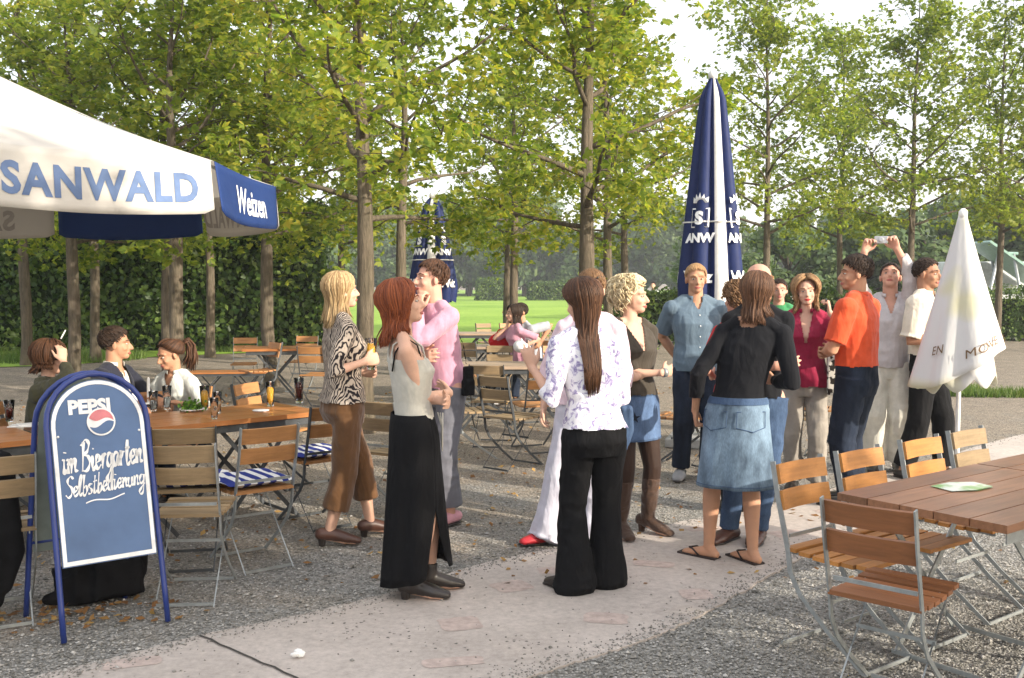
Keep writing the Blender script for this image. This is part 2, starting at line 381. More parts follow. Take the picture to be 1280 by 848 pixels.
def make_tree(seed, H=7.6, th=2.35, r0=.125, spread=2.3, limbs=19, per=9, lsize=.115, lm=None, subs=5, name='chestnut_tree', lowest=None):
    rs = np.random.default_rng(seed); rr = random.Random(seed)
    trunk = MB(); pts = []; rad = []
    wx, wy = rr.uniform(0, 9), rr.uniform(0, 9)
    for k in range(15):
        z = H*.93*k/14; pts.append(V(.10*noise.noise(V(wx, z*.35, 0))*min(1, z), .10*noise.noise(V(wy, z*.35, 5))*min(1, z), z-.03))
        rad.append(max(.012, r0*(1.25 if k == 0 else 1)*(1-.55*min(1, z/th)*.35)*(1-max(0, z-th)/(H*.95-th))**.8 if z > th else r0*(1.28 if k == 0 else 1-.15*z/th)))
    tv, tf = [], []; fine = [pts[int(k/3)].lerp(pts[min(14, int(k/3)+1)], k/3-int(k/3)) for k in range(43)]
    for k, q in enumerate(fine):
        i3 = min(14, k//3); r_ = rad[i3]+(rad[min(14, i3+1)]-rad[i3])*(k/3-i3)
        for j in range(18): a = 2*math.pi*j/18; rr2 = r_*(1+.10*noise.noise(V(math.cos(a)*1.6+wx, math.sin(a)*1.6, q.z*.8))+.06*noise.noise(V(math.cos(a)*5, math.sin(a)*5+wy, q.z*1.5))); tv.append(q+V(rr2*math.cos(a), rr2*math.sin(a), 0))
    tf = [(k*18+j, k*18+(j+1) % 18, (k+1)*18+(j+1) % 18, (k+1)*18+j) for k in range(42) for j in range(18)]; trunk.add(tv, tf)
    def on(z):
        u = z/(H*.93)*14; i = min(13, int(u)); return pts[i].lerp(pts[i+1], u-i), rad[i]*(1-u+i)+rad[i+1]*(u-i)
    cl = []
    for i in range(limbs):
        z = th+(H*.88-th)*((i+rr.random()*.6)/limbs)**1.05; p, r = on(z); az = i*2.4+rr.uniform(-.4, .4)
        tt = (z-th)/(H-th); L = spread*(1-.62*tt)*rr.uniform(.8, 1.15)*(.75 if tt < .08 else 1); el = .28+.75*tt+rr.uniform(-.15, .2)
        d = V(math.cos(az)*math.cos(el), math.sin(az)*math.cos(el), math.sin(el)); q = [p.copy()]; n = 7
        for k in range(n):
            d = (d+V(rr.gauss(0, .13), rr.gauss(0, .13), rr.gauss(0, .09)+(.05 if k > 2 else 0))).normalized(); q.append(q[-1]+d*L/n)
        r1 = min(r*.55, .035*L/2+.012); trunk.tube(q, [max(.005, r1*(1-.8*k/n)) for k in range(n+1)], 6)
        for s in range(subs):
            k = 1.6+(n-1.6)*(s+.6*rr.random())/subs; a = q[int(k)].lerp(q[min(n, int(k)+1)], k-int(k))
            e = (q[min(n, int(k)+1)]-q[int(k)]).normalized() if int(k) < n else d
            sdr = V(rr.gauss(0, 1), rr.gauss(0, 1), rr.gauss(0, .55)-.1); e2 = (e*.6+sdr.normalized()).normalized(); l2 = L*rr.uniform(.22, .42)
            w_ = [a, a+e2*l2*.5+V(0, 0, .02), a+e2*l2+V(0, 0, rr.uniform(-.12, .02))]
            trunk.tube(w_, [.009, .006, .003], 4)
            for c_ in range(3):
                cl.append((*(w_[1].lerp(w_[2], c_/2+rr.uniform(-.2, .2))+V(rr.gauss(0, .10), rr.gauss(0, .10), rr.gauss(0, .07))), per*rr.uniform(.6, 1.4)))
        cl.append((*q[-1], per*1.3))
    P = []
    for x, y, z, k in cl:
        k = int(k); P.append(np.array([x, y, z-.05])+rs.normal(size=(k, 3))*np.array([.15, .15, .10]))
    P = np.concatenate(P); n = len(P); nr = rs.normal(size=(n, 3))*.75+np.array([0, 0, 1.0])
    vs, fs = palmate(P, nr, rs.uniform(.75, 1.25, n)*lsize, rs)
    return name, trunk.mesh('trunk', M_bark), leaf_mesh('crown', vs, fs, lm or M_leafA)
def place_tree(var, x, y, rz, sc, label, group=None, cat='tree', shear=0):
    name, tm, cm = var; o = empty(name, (x, y, 0), rz, label, cat, group); o.scale = (sc[0], sc[0], sc[1]) if isinstance(sc, tuple) else (sc, sc, sc)
    for nm, me in (('trunk', tm), ('crown', cm)):
        c = bpy.data.objects.new(nm, me); col.objects.link(c); c.parent = o
        if nm == 'trunk' : me.shade_smooth()
    return o
TA = [make_tree(s, per=15, lsize=.092, r0=.095) for s in (3, 8, 21)]
TB = [make_tree(s, lm=M_leafB, per=10, H=6.7, r0=.092, spread=2.4, lsize=.105, limbs=17) for s in (31, 44)]
TS = [make_tree(s, per=14, lsize=.095, H=8.6, spread=2.5, th=2.7, limbs=25, r0=.085, lm=M_leafC) for s in (52, 67)]
def px_tree(px, Y, var, rz, sc, label, group='young chestnut trees planted in rows'):
    return place_tree(var, W(px, 400, Y).x, Y, rz, sc, label, group)
px_tree(455, 11, TA[0], 1.0, (1.08, 1.0), 'leafy yellow green tree with thick trunk behind the woman in the patterned blouse')
px_tree(733, 12, TA[1], 2.5, (1.1, 1.0), 'yellow green tree with forked slender trunk behind the woman with sunglasses on her hair')
px_tree(339, 16.0, TA[2], 0.3, (1.15, 1.0), 'tree whose trunk stands just right of the blue parasol panel')
px_tree(223, 14.5, TB[0], 4.0, (1.2, 1.0), 'tree with sunlit trunk rising behind the ponytailed woman')
px_tree(210, 16.8, TB[1], 1.7, (1.1, 1.0), 'dark trunked tree half hidden behind the sunlit trunk near the ponytailed woman')
px_tree(91, 16.5, TB[0], 0.9, (1.15, .98), 'tree with stout trunk between the two seated heads at the left')
px_tree(119, 21, TB[1], 3.0, 1.1, 'slim tree by the hedge seen above the dark suited man')
px_tree(32, 20, TA[0], 5.2, 1.15, 'tree in front of the hedge nearest the left edge of the photo')
px_tree(262, 22.3, TB[0], 2.2, 1.1, 'thin tree standing on gravel right in front of the dark hedge')
px_tree(367, 25, TA[1], 4.4, 1.15, 'thin tree near the right end of the tall hedge')
px_tree(428, 27, TB[1], 5.5, 1.1, 'thin dark tree just beyond the end of the tall hedge')
px_tree(503, 18, TB[0], 5.9, 1.15, 'dark trunked tree beside the small blue closed parasol')
px_tree(643, 23, TB[1], 0.5, 1.15, 'tree behind the couple seated near the lawn')
px_tree(633, 28, TA[2], 1.9, 1.0, 'slender tree left of the trunk behind the seated couple')
px_tree(756, 20, TA[2], 3.3, (1.1, 1.05), 'thin tree with bright edge just right of the forked trunk')
px_tree(779, 25, TB[0], 1.1, 1.1, 'thin tree near the pink shape beyond the curly haired woman')
px_tree(957, 22, TS[0], 0.7, 1.0, 'slim loose crowned tree right of the tall blue closed parasol')
px_tree(1050, 27, TS[1], 2.7, 1.05, 'slim tree behind the man raising a camera, left of him')
px_tree(1137, 24, TS[0], 4.3, 1.05, 'slim tree behind the man in the cream shirt')
px_tree(1246, 26, TS[1], 5.6, 1.08, 'slim tree behind the white closed parasol near the right edge')
px_tree(1330, 24, TS[0], 1.6, 1.0, 'slim tree whose branches reach in at the right edge')

# unseen trees added behind and beside the photographer to shade the foreground (outside the frame)
for k, (x, y, s) in enumerate([(6.2, -1.2, 1.0), (8.3, -2.7, 1.1), (7.3, -1.9, 1.0), (10.2, -4.0, 1.15), (5.0, -3.3, 1.0), (7.6, -4.6, 1.1), (9.4, -3.4, 1.1)]):
    place_tree(TB[k % 2], x, y, k*1.7, s, 'unseen chestnut tree added beside the photographer to shade the foreground', 'unseen chestnut trees added for foreground shade')

# ---------------------------------------------------------------- hedges
def leaf_hedge(name, label, x0, x1, y0, y1, h, n, ls, m=None, cat='hedge', rough=.18, seed=1, group=None):
    rs = np.random.default_rng(seed); root = empty(name, ((x0+x1)/2, (y0+y1)/2, 0), 0, label, cat, group)
    cx, cy = (x0+x1)/2, (y0+y1)/2; hx, hy = (x1-x0)/2, (y1-y0)/2
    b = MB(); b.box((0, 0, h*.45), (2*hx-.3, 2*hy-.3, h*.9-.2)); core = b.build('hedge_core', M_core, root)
    ar = np.array([2*hx*h, 2*hx*h*.15, 2*hy*h, 2*hy*h, 4*hx*hy]); k = rs.choice(5, n, p=ar/ar.sum())
    u = rs.uniform(-1, 1, n); v = rs.uniform(0, 1, n); P = np.zeros((n, 3)); Nn = np.zeros((n, 3))
    for i, (ax, s) in enumerate([(1, -1), (1, 1), (0, -1), (0, 1), (2, 1)]):
        q = k == i
        if ax == 1: P[q] = np.stack([u[q]*hx, np.full(q.sum(), s*hy), v[q]*h], 1)
        if ax == 0: P[q] = np.stack([np.full(q.sum(), s*hx), u[q]*hy, v[q]*h], 1)
        if ax == 2: P[q] = np.stack([u[q]*hx, (v[q]*2-1)*hy, np.full(q.sum(), h)], 1)
        Nn[q, ax] = s
    bumpy = np.array([noise.noise(Vector(p)*.9+V(seed, 0, 0)) for p in P])
    P += Nn*(bumpy[:, None]*rough*1.8+rs.normal(0, rough*.4, (n, 1))); P += rs.normal(0, .03, (n, 3)); P[:, 2] = np.maximum(P[:, 2], .02)
    vs, fs = palmate(P, Nn+rs.normal(size=(n, 3))*.7, rs.uniform(.6, 1.3, n)*ls, rs, 1)
    o = bpy.data.objects.new('foliage', leaf_mesh('foliage', vs, fs, m or M_hedge)); col.objects.link(o); o.parent = root; return root
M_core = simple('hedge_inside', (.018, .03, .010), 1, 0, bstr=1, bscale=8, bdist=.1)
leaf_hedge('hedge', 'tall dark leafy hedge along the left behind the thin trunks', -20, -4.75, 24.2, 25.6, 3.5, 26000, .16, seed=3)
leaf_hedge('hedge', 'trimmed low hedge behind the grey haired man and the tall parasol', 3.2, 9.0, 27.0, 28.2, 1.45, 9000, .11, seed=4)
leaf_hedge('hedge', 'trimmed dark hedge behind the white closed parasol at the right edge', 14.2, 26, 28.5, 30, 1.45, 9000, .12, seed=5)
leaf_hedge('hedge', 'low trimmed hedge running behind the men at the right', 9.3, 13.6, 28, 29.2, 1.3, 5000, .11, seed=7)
# flat topped clipped blocks at the far end of the lawn
for k, (px, wd, hh) in enumerate([(618, 3.2, 2.0), (688, 4.2, 1.7), (733, 3.6, 1.8)]):
    x = W(px, 370, 98+k).x
    leaf_hedge('hedge', ['dark clipped hedge block at the far edge of the lawn, left of the trunks', 'low clipped hedge block at the far edge of the lawn, second from left', 'clipped hedge block at the far edge of the lawn, rightmost'][k], x-wd/2, x+wd/2, 97+k, 100+k, hh, 5000, .22, M_hedge, seed=10+k)
# white flowered shrub behind the curly haired woman
leaf_hedge('shrub', 'small green bush left of the low hedge, behind the curly haired woman', 2.2, 3.1, 24, 24.8, 1.5, 2600, .12, seed=9, cat='bush', rough=.3)

# ---------------------------------------------------------------- far trees
def blob_tree(seed, H, Rr, n, ls, m=None):
    rs = np.random.default_rng(seed); rr = random.Random(seed); tr = MB()
    tr.tube([V(0, 0, -.1), V(.1, 0, H*.3), V(0, .1, H*.7)], [.35, .25, .08], 8)
    C_ = []
    for i in range(26):
        z = H*rr.uniform(.2, .92); q = Rr*math.sqrt(max(.05, 1-((z/H-.5)/.55)**2))*rr.uniform(.35, .85); a = rr.uniform(0, 6.28)
        c = (q*math.cos(a), q*math.sin(a), z, Rr*rr.uniform(.25, .42)); C_.append(c)
        tr.tube([V(0, 0, z*.6), V(c[0]*.6, c[1]*.6, z*.9), V(*c[:3])], [.1, .07, .03], 5)
    P = []; Nn = []
    for c in C_:
        k = n//26; d = rs.normal(size=(k, 3)); d /= np.linalg.norm(d, axis=1)[:, None]
        P.append(np.array(c[:3])+d*c[3]*rs.uniform(.55, 1.08, (k, 1))*np.array([1, 1, .8])); Nn.append(d)
    P = np.concatenate(P); Nn = np.concatenate(Nn)+rs.normal(size=(len(P), 3))*.5+np.array([0, 0, .3])
    vs, fs = palmate(P, Nn, rs.uniform(.6, 1.4, len(P))*ls, rs, 1)
    return 'broad_tree', tr.mesh('trunk', M_bark), leaf_mesh('crown', vs, fs, m or M_far)
FT = [blob_tree(s, 10, 5, 6000, .62) for s in (71, 72, 73)]
rf = random.Random(4); k = 0
for row, (Y0, step, hs) in enumerate([(128, 7.5, 1.0), (150, 9, 1.35)]):
    x = -95
    while x < 95:
        if not (row == 0 and -60 < x < -40):
            place_tree(FT[k % 3], x+rf.uniform(-2, 2), Y0+rf.uniform(-5, 9)-(abs(x)*.12), rf.uniform(0, 6), (hs*rf.uniform(.85, 1.25), hs*rf.uniform(.75, 1.2)),
                       'dark green broad tree in the line beyond the lawn', 'broad trees beyond the lawn')
        x += step; k += 1
# nearer bushes to the right beyond the gravel
for k, (px, Y, s) in enumerate([(905, 44, .42), (985, 46, .45), (1085, 48, .5), (1165, 46, .55), (1240, 50, .6), (1310, 46, .6), (1040, 60, .65), (1210, 62, .75)]):
    place_tree(FT[k % 3], W(px, 370, Y).x, Y, k*1.3, (s*1.05, s*.95), ['round green tree behind the grey haired man and the tall parasol', 'round green tree behind the slim tree right of the tall parasol', 'round green tree behind the orange polo shirt', 'round green tree behind the cream shirted man', 'round green tree behind the white closed parasol', 'round green tree cut off by the right edge', 'taller round tree farther back behind the woman in crimson', 'taller round tree farther back behind the tip of the white parasol'][k], 'round trees behind the right hedges')
for k, (px, Y, s) in enumerate([(395, 95, .7)]):
    place_tree(FT[k % 3], W(px, 370, Y).x, Y, k*1.3+1, s, 'shrubby tree just beyond the end of the tall hedge')
# ================================================================ materials for furniture
M_steel = simple('galvanised_steel', (.33, .35, .35), .45, .5, .55, .2, 20)
M_dsteel = simple('dark_steel', (.07, .075, .08), .5, .4, .4, .2, 20)
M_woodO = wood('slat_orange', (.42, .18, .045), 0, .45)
M_woodShade = wood('slat_shade_brown', (.25, .10, .04), 0, .5)  # slat wood of the nearest chair, foreground shade put into the darker brown
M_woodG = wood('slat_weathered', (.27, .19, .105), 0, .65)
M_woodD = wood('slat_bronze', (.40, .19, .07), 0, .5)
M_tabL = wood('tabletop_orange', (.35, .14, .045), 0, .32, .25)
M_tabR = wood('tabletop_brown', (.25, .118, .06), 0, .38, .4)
M_tabG = wood('tabletop_grey', (.34, .25, .18), 0, .5, .3)
M_black = simple('black_cloth', (.008, .008, .009), .9, .1, var=.3, bstr=.5, bscale=9, bdist=.03)
M_white = simple('white_paint', (.78, .78, .76), .5)
M_blue = simple('blue_enamel', (.02, .04, .19), .35, .5, var=.1)

# ---------------------------------------------------------------- folding beer garden chair, faces +Y, seat centre over origin
def make_chair(mwood, mmetal, scale_w=.335):
    hw = scale_w/2; parts = []
    def back(z): return -.20-(z-.45)*.20
    b = MB(); rs_ = random.Random(3)
    for k in range(6):
        y = -.185+k*.073; dz = -.012*math.sin(math.pi*k/5)
        b.bar(V(-hw-.01, y, .462+dz+rs_.uniform(-.001, .001)), V(hw+.01, y, .462+dz), .058, .018, V(0, 1, 0))
    parts.append(('seat', b, mwood, .004))
    b = MB()
    for z in (.675, .79):
        pts = [V(x, back(z)-.012-.018*(1-(x/hw)**2)+.018, z) for x in np.linspace(-hw-.005, hw+.005, 7)]
        b.strip(pts, .088, .016, V(0, -.2, 1))
    parts.append(('backrest', b, mwood, .004))
    for s in (-1, 1):
        x = s*hw*.97; b = MB()
        pts = [V(x, back(.845), .845), V(x, back(.68), .68), V(x, -.20, .46), V(x, -.185, .36), V(x, -.13, .27), V(x, .02, .14), V(x, .20, .008)]
        b.strip([p+V(s*.012, -.012 if i < 2 else 0, 0) for i, p in enumerate(pts)], .026, .007, V(0, 1, .2)); parts.append(('side_frame', b, mmetal, 0))
        b = MB(); x2 = s*(hw*.97-.016)
        b.strip([V(x2, .20, .452), V(x2, .13, .39), V(x2, -.06, .20), V(x2, -.25, .008)], .024, .007, V(0, .7, .7)); parts.append(('leg', b, mmetal, 0))
        b = MB(); b.strip([V(x2, -.2, .447), V(x2, .21, .447)], .02, .006, V(0, 0, 1)); parts.append(('seat_rail', b, mmetal, 0))
    for nm, y, z, h_ in (('front_bar', .20, .012, hw*.97), ('rear_bar', -.25, .012, hw*.97-.02), ('rung', -.205, .52, hw*.95), ('rung', .02, .275, hw*.93)):
        b = MB(); b.bar(V(-h_, y, z), V(h_, y, z), .016, .007); parts.append((nm, b, mmetal, 0))
    return [(n_, b.mesh(n_, m_)) for n_, b, m_, bv in parts]
CH = {k: make_chair(*v) for k, v in dict(orange=(M_woodO, M_steel), brown=(M_woodShade, M_steel), grey=(M_woodG, M_steel), bronze=(M_woodD, M_steel), dark=(M_woodD, M_dsteel), greydark=(M_woodG, M_dsteel)).items()}
def chair(kind, x, y, face, label, group='folding beer garden chairs', sc=1):
    """face: degrees clockwise from +Y"""
    o = empty('folding_chair', (x, y, 0), -R(face), label, 'chair', group); o.scale = (sc, sc, sc)
    for n_, me in CH[kind]:
        c = bpy.data.objects.new(n_, me); col.objects.link(c); c.parent = o
    return o
def ang(dx, dy): return math.degrees(math.atan2(dx, dy))
# ---------------------------------------------------------------- folding table: long axis local X
def make_table(L, Wd, mtop, mmetal, planks=5, th=.032):
    parts = []; b = MB(); pw = Wd/planks
    for k in range(planks): b.box((0, -Wd/2+pw*(k+.5), .75-th/2), (L, pw-.006, th))
    parts.append(('tabletop', b.mesh('tabletop', mtop)))
    b = MB()
    for s in (-1, 1): b.box((s*(L/2-.22), 0, .75-th-.012), (.04, Wd-.06, .022))
    for s in (-1, 1): b.box((0, s*(Wd/2-.03), .75-th-.028), (L-.1, .006, .05))
    parts.append(('apron', b.mesh('apron', mmetal)))
    for s in (-1, 1):
        for q in (-1, 1):
            b = MB(); y = q*(Wd/2-.09)
            b.bar(V(s*(L/2-.18), y, .70), V(-s*(L/2-.30) if L < 1.4 else s*(L/2-.75), y-q*.02*s, .01), .028, .008, V(1, 0, 0)); parts.append(('leg', b.mesh('leg', mmetal)))
    if L >= 1.4:
        for s in (-1, 1):
            for q in (-1, 1):
                b = MB(); b.bar(V(s*(L/2-.75), q*(Wd/2-.11), .70), V(s*(L/2-.15), q*(Wd/2-.11), .01), .028, .008, V(1, 0, 0)); parts.append(('leg', b.mesh('leg', mmetal)))
    for s in (-1, 1):
        b = MB(); x = s*(L/2-.30) if L < 1.4 else s*(L/2-.15); b.bar(V(x, -Wd/2+.09, .016), V(x, Wd/2-.09, .016), .02, .008); parts.append(('foot_bar', b.mesh('foot_bar', mmetal)))
    return parts
def table(parts, x, y, a, label, group=None, sc=1):
    o = empty('folding_table', (x, y, 0), a, label, 'table', group); o.scale = (sc, sc, sc)
    for n_, me in parts:
        c = bpy.data.objects.new(n_, me); col.objects.link(c); c.parent = o
    return o

# ---------------------------------------------------------------- right hand table and chairs
u_ = V(.80, .60, 0); v_ = V(.60, -.80, 0); Lc = G(1046, 616, .75); Lc.z = 0
aR = math.atan2(u_.y, u_.x)
TR = make_table(1.15, .74, M_tabR, M_steel, 5)
def onR(s, t_): return Lc+u_*s+v_*t_
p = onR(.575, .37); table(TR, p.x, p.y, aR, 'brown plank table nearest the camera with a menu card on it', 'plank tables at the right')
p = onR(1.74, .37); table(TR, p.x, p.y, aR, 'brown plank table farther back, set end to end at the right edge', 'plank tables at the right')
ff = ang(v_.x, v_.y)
p = onR(-.20, .37); cc = G(1118, 736, .46); chair('brown', cc.x, cc.y, ang(.66, .75), 'nearest slatted chair at the right table end, shade painted into its brown slats')
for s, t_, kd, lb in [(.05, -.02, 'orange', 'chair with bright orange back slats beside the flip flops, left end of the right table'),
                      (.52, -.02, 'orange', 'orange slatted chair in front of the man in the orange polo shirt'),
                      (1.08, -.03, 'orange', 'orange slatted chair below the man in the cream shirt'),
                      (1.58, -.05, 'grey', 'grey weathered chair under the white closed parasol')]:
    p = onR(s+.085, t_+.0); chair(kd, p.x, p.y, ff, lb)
p = onR(.98, .80); chair('grey', p.x, p.y, ff+180, 'weathered greenish chair cut off by the lower right corner')
# menu card
p = G(1203, 607, .76)
M_card = NT('menu_card'); co = M_card.co(); M_card.bsdf(M_card.ramp(M_card.noise(co, 9, 3), [(.45, (.75, .77, .68)), (.62, (.22, .42, .12))]), .3, .5)
b = MB()
b.add([V(-.115, -.06, .001), V(.0, -.085, .004), V(.125, -.05, .004), V(.12, .055, .004), V(.0, .075, .007), V(-.12, .06, .001)], [(0, 1, 4, 5), (1, 2, 3, 4)])
b.add([V(-.115, -.06, -.001), V(.0, -.085, -.001), V(.125, -.05, -.001), V(.12, .055, -.001), V(.0, .075, -.001), V(-.12, .06, -.001)], [(5, 4, 1, 0), (4, 3, 2, 1)])
o = b.build('menu_card', M_card.m); o.location = (p.x, p.y, .7535); o.rotation_euler.z = .35
props(o, 'glossy white and green menu card lying on the brown table', 'card')

# ---------------------------------------------------------------- left tables and chairs
E = G(404, 514, .75); E.z = 0; uL = -V(.74, .67, 0).normalized(); vL = V(-.67, .74, 0).normalized()
aL = math.atan2(uL.y, uL.x)
TL = make_table(1.78, .70, M_tabL, M_dsteel, 4)
def onL(s, t_): return E+uL*s+vL*t_
p = onL(.89, .35); table(TL, p.x, p.y, aL, 'long orange brown table with glasses of beer, in front of the ponytailed woman', 'long tables at the left')
p = onL(2.75, .36); table(TL, p.x, p.y, aL, 'long table cut off by the left edge of the photo behind the blue board', 'long tables at the left')
fL = ang(vL.x, vL.y)
for cx, cy, fc, kd, lb in [(243, 634, -5, 'grey', 'weathered chair without cushion just right of the blue board'),
                           (240, 606, -10, 'greydark', 'grey chair with striped cushion behind the plain weathered chair'),
                           (313, 606, -38, 'bronze', 'chair with orange slats and striped cushion left of the brown trousers'),
                           (392, 571, -40, 'dark', 'chair with striped cushion half hidden by the woman in brown trousers')]:
    p = G(cx, cy, .46); chair(kd, p.x, p.y, fc, lb)
    if kd != 'grey' :
        pass
p = onL(.78, 1.02); chair('bronze', p.x, p.y, fL+180, 'orange slatted chair on the far side of the beer table')
p = onL(-.25, 1.15); chair('dark', p.x, p.y, fL+150, 'dark framed chair behind the glass of dark beer')
p = G(499, 563, .46); chair('grey', p.x, p.y, 30, 'grey weathered chair between the woman in brown trousers and the redhead')
p = G(-8, 655, .46); chair('grey', p.x, p.y, -30, 'chair at the left edge with a black coat on it')
# striped cushions
t = NT('striped_cushion'); co = t.co(); sxyz = t.n('ShaderNodeSeparateXYZ'); t.l(co, sxyz.inputs[0])
f = t.math('SINE', t.math('MULTIPLY', sxyz.outputs[0], 80)); c = t.ramp(t.math('ADD', t.math('MULTIPLY', f, .5), .5), [(.46, (.025, .04, .22)), (.54, (.75, .75, .74))])
t.bsdf(c, .85, .2, 0, t.bump(t.noise(co, 14, 3), .4, .02)); M_stripe = t.m
def cushion(cx, cy, fc, label):
    b = MB(); n = 10; h = .2; vs = []; fs = []
    for side in (1, -1):
        for j in range(n+1):
            for i in range(n+1):
                a, c_ = -1+2*i/n, -1+2*j/n; e = (1-a**6)*(1-c_**6)
                vs.append(V(a*h*(1-.04*c_*c_), c_*h*(1-.04*a*a), .03+side*.022*max(0, e)**.5-.006*(noise.noise(V(a*2, c_*2, cx)) > .2)))
    for s in range(2):
        for j in range(n):
            for i in range(n):
                k = s*(n+1)**2+j*(n+1)+i; q = (k, k+1, k+n+2, k+n+1); fs.append(q if s == 0 else q[::-1])
    b.add(vs, fs); p = G(cx, cy, .46); o = b.build('seat_cushion', M_stripe, smooth=True)
    o.location = (p.x, p.y, .473); o.rotation_euler.z = -R(fc); props(o, label, 'cushion', 'blue and white striped seat cushions')
cushion(240, 606, -10, 'blue and white striped cushion just right of the blue board')
cushion(313, 606, -38, 'striped cushion on the chair left of the brown trousers, fully in view')
cushion(392, 571, -40, 'striped cushion partly hidden behind the brown trousers')
# black coat over the chair at the left edge
b = MB(); cp = G(-14, 652, .46)
for k in range(9):
    a = -1+k/4; b.tube([V(cp.x+a*.16, cp.y-.14+.03*math.sin(k*2), .80), V(cp.x+a*.19, cp.y-.21+.03*math.cos(k*3), .6), V(cp.x+a*.2, cp.y-.20+.04*math.sin(k*5), .35), V(cp.x+a*.17, cp.y-.19, .14+.05*math.sin(k*1.7))], [.045, .06, .06, .035], 10, rnd=True)
o = b.fused('coat', M_black, voxel=.012); props(o, 'black coat hanging over the chair at the left edge', 'coat')
# ---------------------------------------------------------------- middle and far tables and chairs
TF = make_table(1.5, .75, M_tabG, M_dsteel, 4)
for px, py, a, lb in [(640, 455, .05, 'pale plank table in front of the seated couple, nearest one in the middle'), (612, 432, .1, 'plank table in the middle just behind the nearest pale one'),
                      (700, 425, -.1, 'table with dark side where the seated couple sit'), (600, 416, 0.05, 'farthest pale table near the lawn'),
                      (285, 437, .1, 'small dark table in front of the dark hedge'), (385, 434, .2, 'table standing left of the blonde woman, near the hedge')]:
    p = G(px, py, .75); table(TF if px not in (285, 385) else TL, p.x, p.y, a, lb, 'tables further back in the beer garden', 1 if px not in (285,) else .6)
for px, py, fc, kd, lb in [(590, 512, 75, 'grey', 'pale metal chair right beside the pink sweater, middle ground'), (668, 505, -20, 'dark', 'chair at the near side of the pale middle table, right'),
                           (615, 500, 10, 'greydark', 'chair at the near side of the pale middle table, left'), (575, 470, 70, 'dark', 'dark chair at the left end of the middle tables'),
                           (612, 428, 150, 'greydark', 'empty brown backed chair at the lawn side, left of the seated couple'), (640, 428, 160, 'dark', 'second brown backed chair at the lawn side next to the couple'),
                           (655, 447, 200, 'dark', 'chair carrying the seated woman in pink'), (690, 440, 180, 'greydark', 'chair with arched back behind the raised hand'),
                           (850, 520, -60, 'dark', 'dark chair seen between the legs of the man in the grey blue shirt'), (905, 520, 60, 'greydark', 'chair behind the hand of the woman in the black sweater'),
                           (1035, 510, -70, 'dark', 'dark framed chair between the grey trousers and the dark jeans'), (985, 520, 100, 'greydark', 'chair seen between the legs of the woman in the crimson shirt'),
                           (305, 455, 170, 'bronze', 'orange backed chair in front of the dark hedge'), (376, 452, 190, 'bronze', 'orange brown chair near the thin trunk left of the blonde woman'),
                           (322, 463, 230, 'dark', 'dark chair beside the small table at the hedge'), (398, 468, 10, 'dark', 'dark chair just left of the blonde woman, behind the beer table'),
                           (577, 440, 100, 'grey', 'grey chair beyond the pink sweater facing the middle tables'), (560, 425, 80, 'dark', 'dark chair far behind the pink sweater at the lawn'), (590, 460, 20, 'grey', 'pale chair just right of the pink sweater, second row'),
                           (642, 520, 40, 'greydark', 'pale framed chair just below the raised hand'), (870, 500, 10, 'dark', 'dark chair directly behind the grey haired man'), (720, 440, 0, 'dark', 'dark chair mostly hidden behind the long haired woman'),
                           (620, 470, 190, 'greydark', 'chair on the far side of the nearest pale middle table'), (700, 470, 170, 'dark', 'chair behind the raised hand at the pale middle table')]:
    p = G(px, py, .46); chair(kd, p.x, p.y, fc, lb, 'folding chairs further back in the beer garden')

# ---------------------------------------------------------------- glasses and things on the beer table
def glassmat(name, c=(.95, .97, .98), rough=.02):
    t = NT(name); p = t.bsdf(c, rough, .5); p.inputs['Transmission Weight'].default_value = 1; p.inputs['IOR'].default_value = 1.3; return t.m
M_glass = glassmat('clear_glass'); M_foam = simple('foam', (.75, .70, .60), .9, .1)
def liquid(name, c):
    t = NT(name); p = t.bsdf(c, .05, .5); p.inputs['Transmission Weight'].default_value = .25; p.inputs['IOR'].default_value = 1.33; return t.m
M_beer = liquid('beer', (.90, .48, .05)); M_darkbeer = liquid('dark_beer', (.10, .015, .01)); M_water = liquid('water', (.8, .85, .85))
def glass(x, y, z, h, r, fill, mat, label, foam=.0, rz=0, group='drinking glasses on the tables'):
    o = empty('beer_glass' if foam else 'drinking_glass', (x, y, z), rz, label, 'glass', group)
    b = MB(); b.lathe([(0, 0), (r*.62, 0), (r*.68, h*.06), (r*.8, h*.5), (r, h), (r-.0025, h), (r*.8-.0025, h*.5), (r*.66-.002, h*.09), (0, h*.08)], n=20); b.build('glass', M_glass, o, True)
    if fill:
        k = lambda zz: np.interp(zz, [.08, .5, 1], [r*.66, r*.8, r])-.004
        b = MB(); b.lathe([(0, h*.1), (k(.1), h*.1), (k(.5), h*.5), (k(fill), h*fill), (0, h*fill)], n=20); b.build('drink', mat, o, True)
        if foam: b = MB(); b.lathe([(0, h*fill+.001), (k(fill)+.001, h*fill+.001), (k(fill+foam), h*(fill+foam)), (k(fill+foam)*.7, h*(fill+foam)+.006), (0, h*(fill+foam)+.008)], n=20); b.build('foam', M_foam, o, True)
    return o
def T_(px, py): p = G(px, py, .752); return p
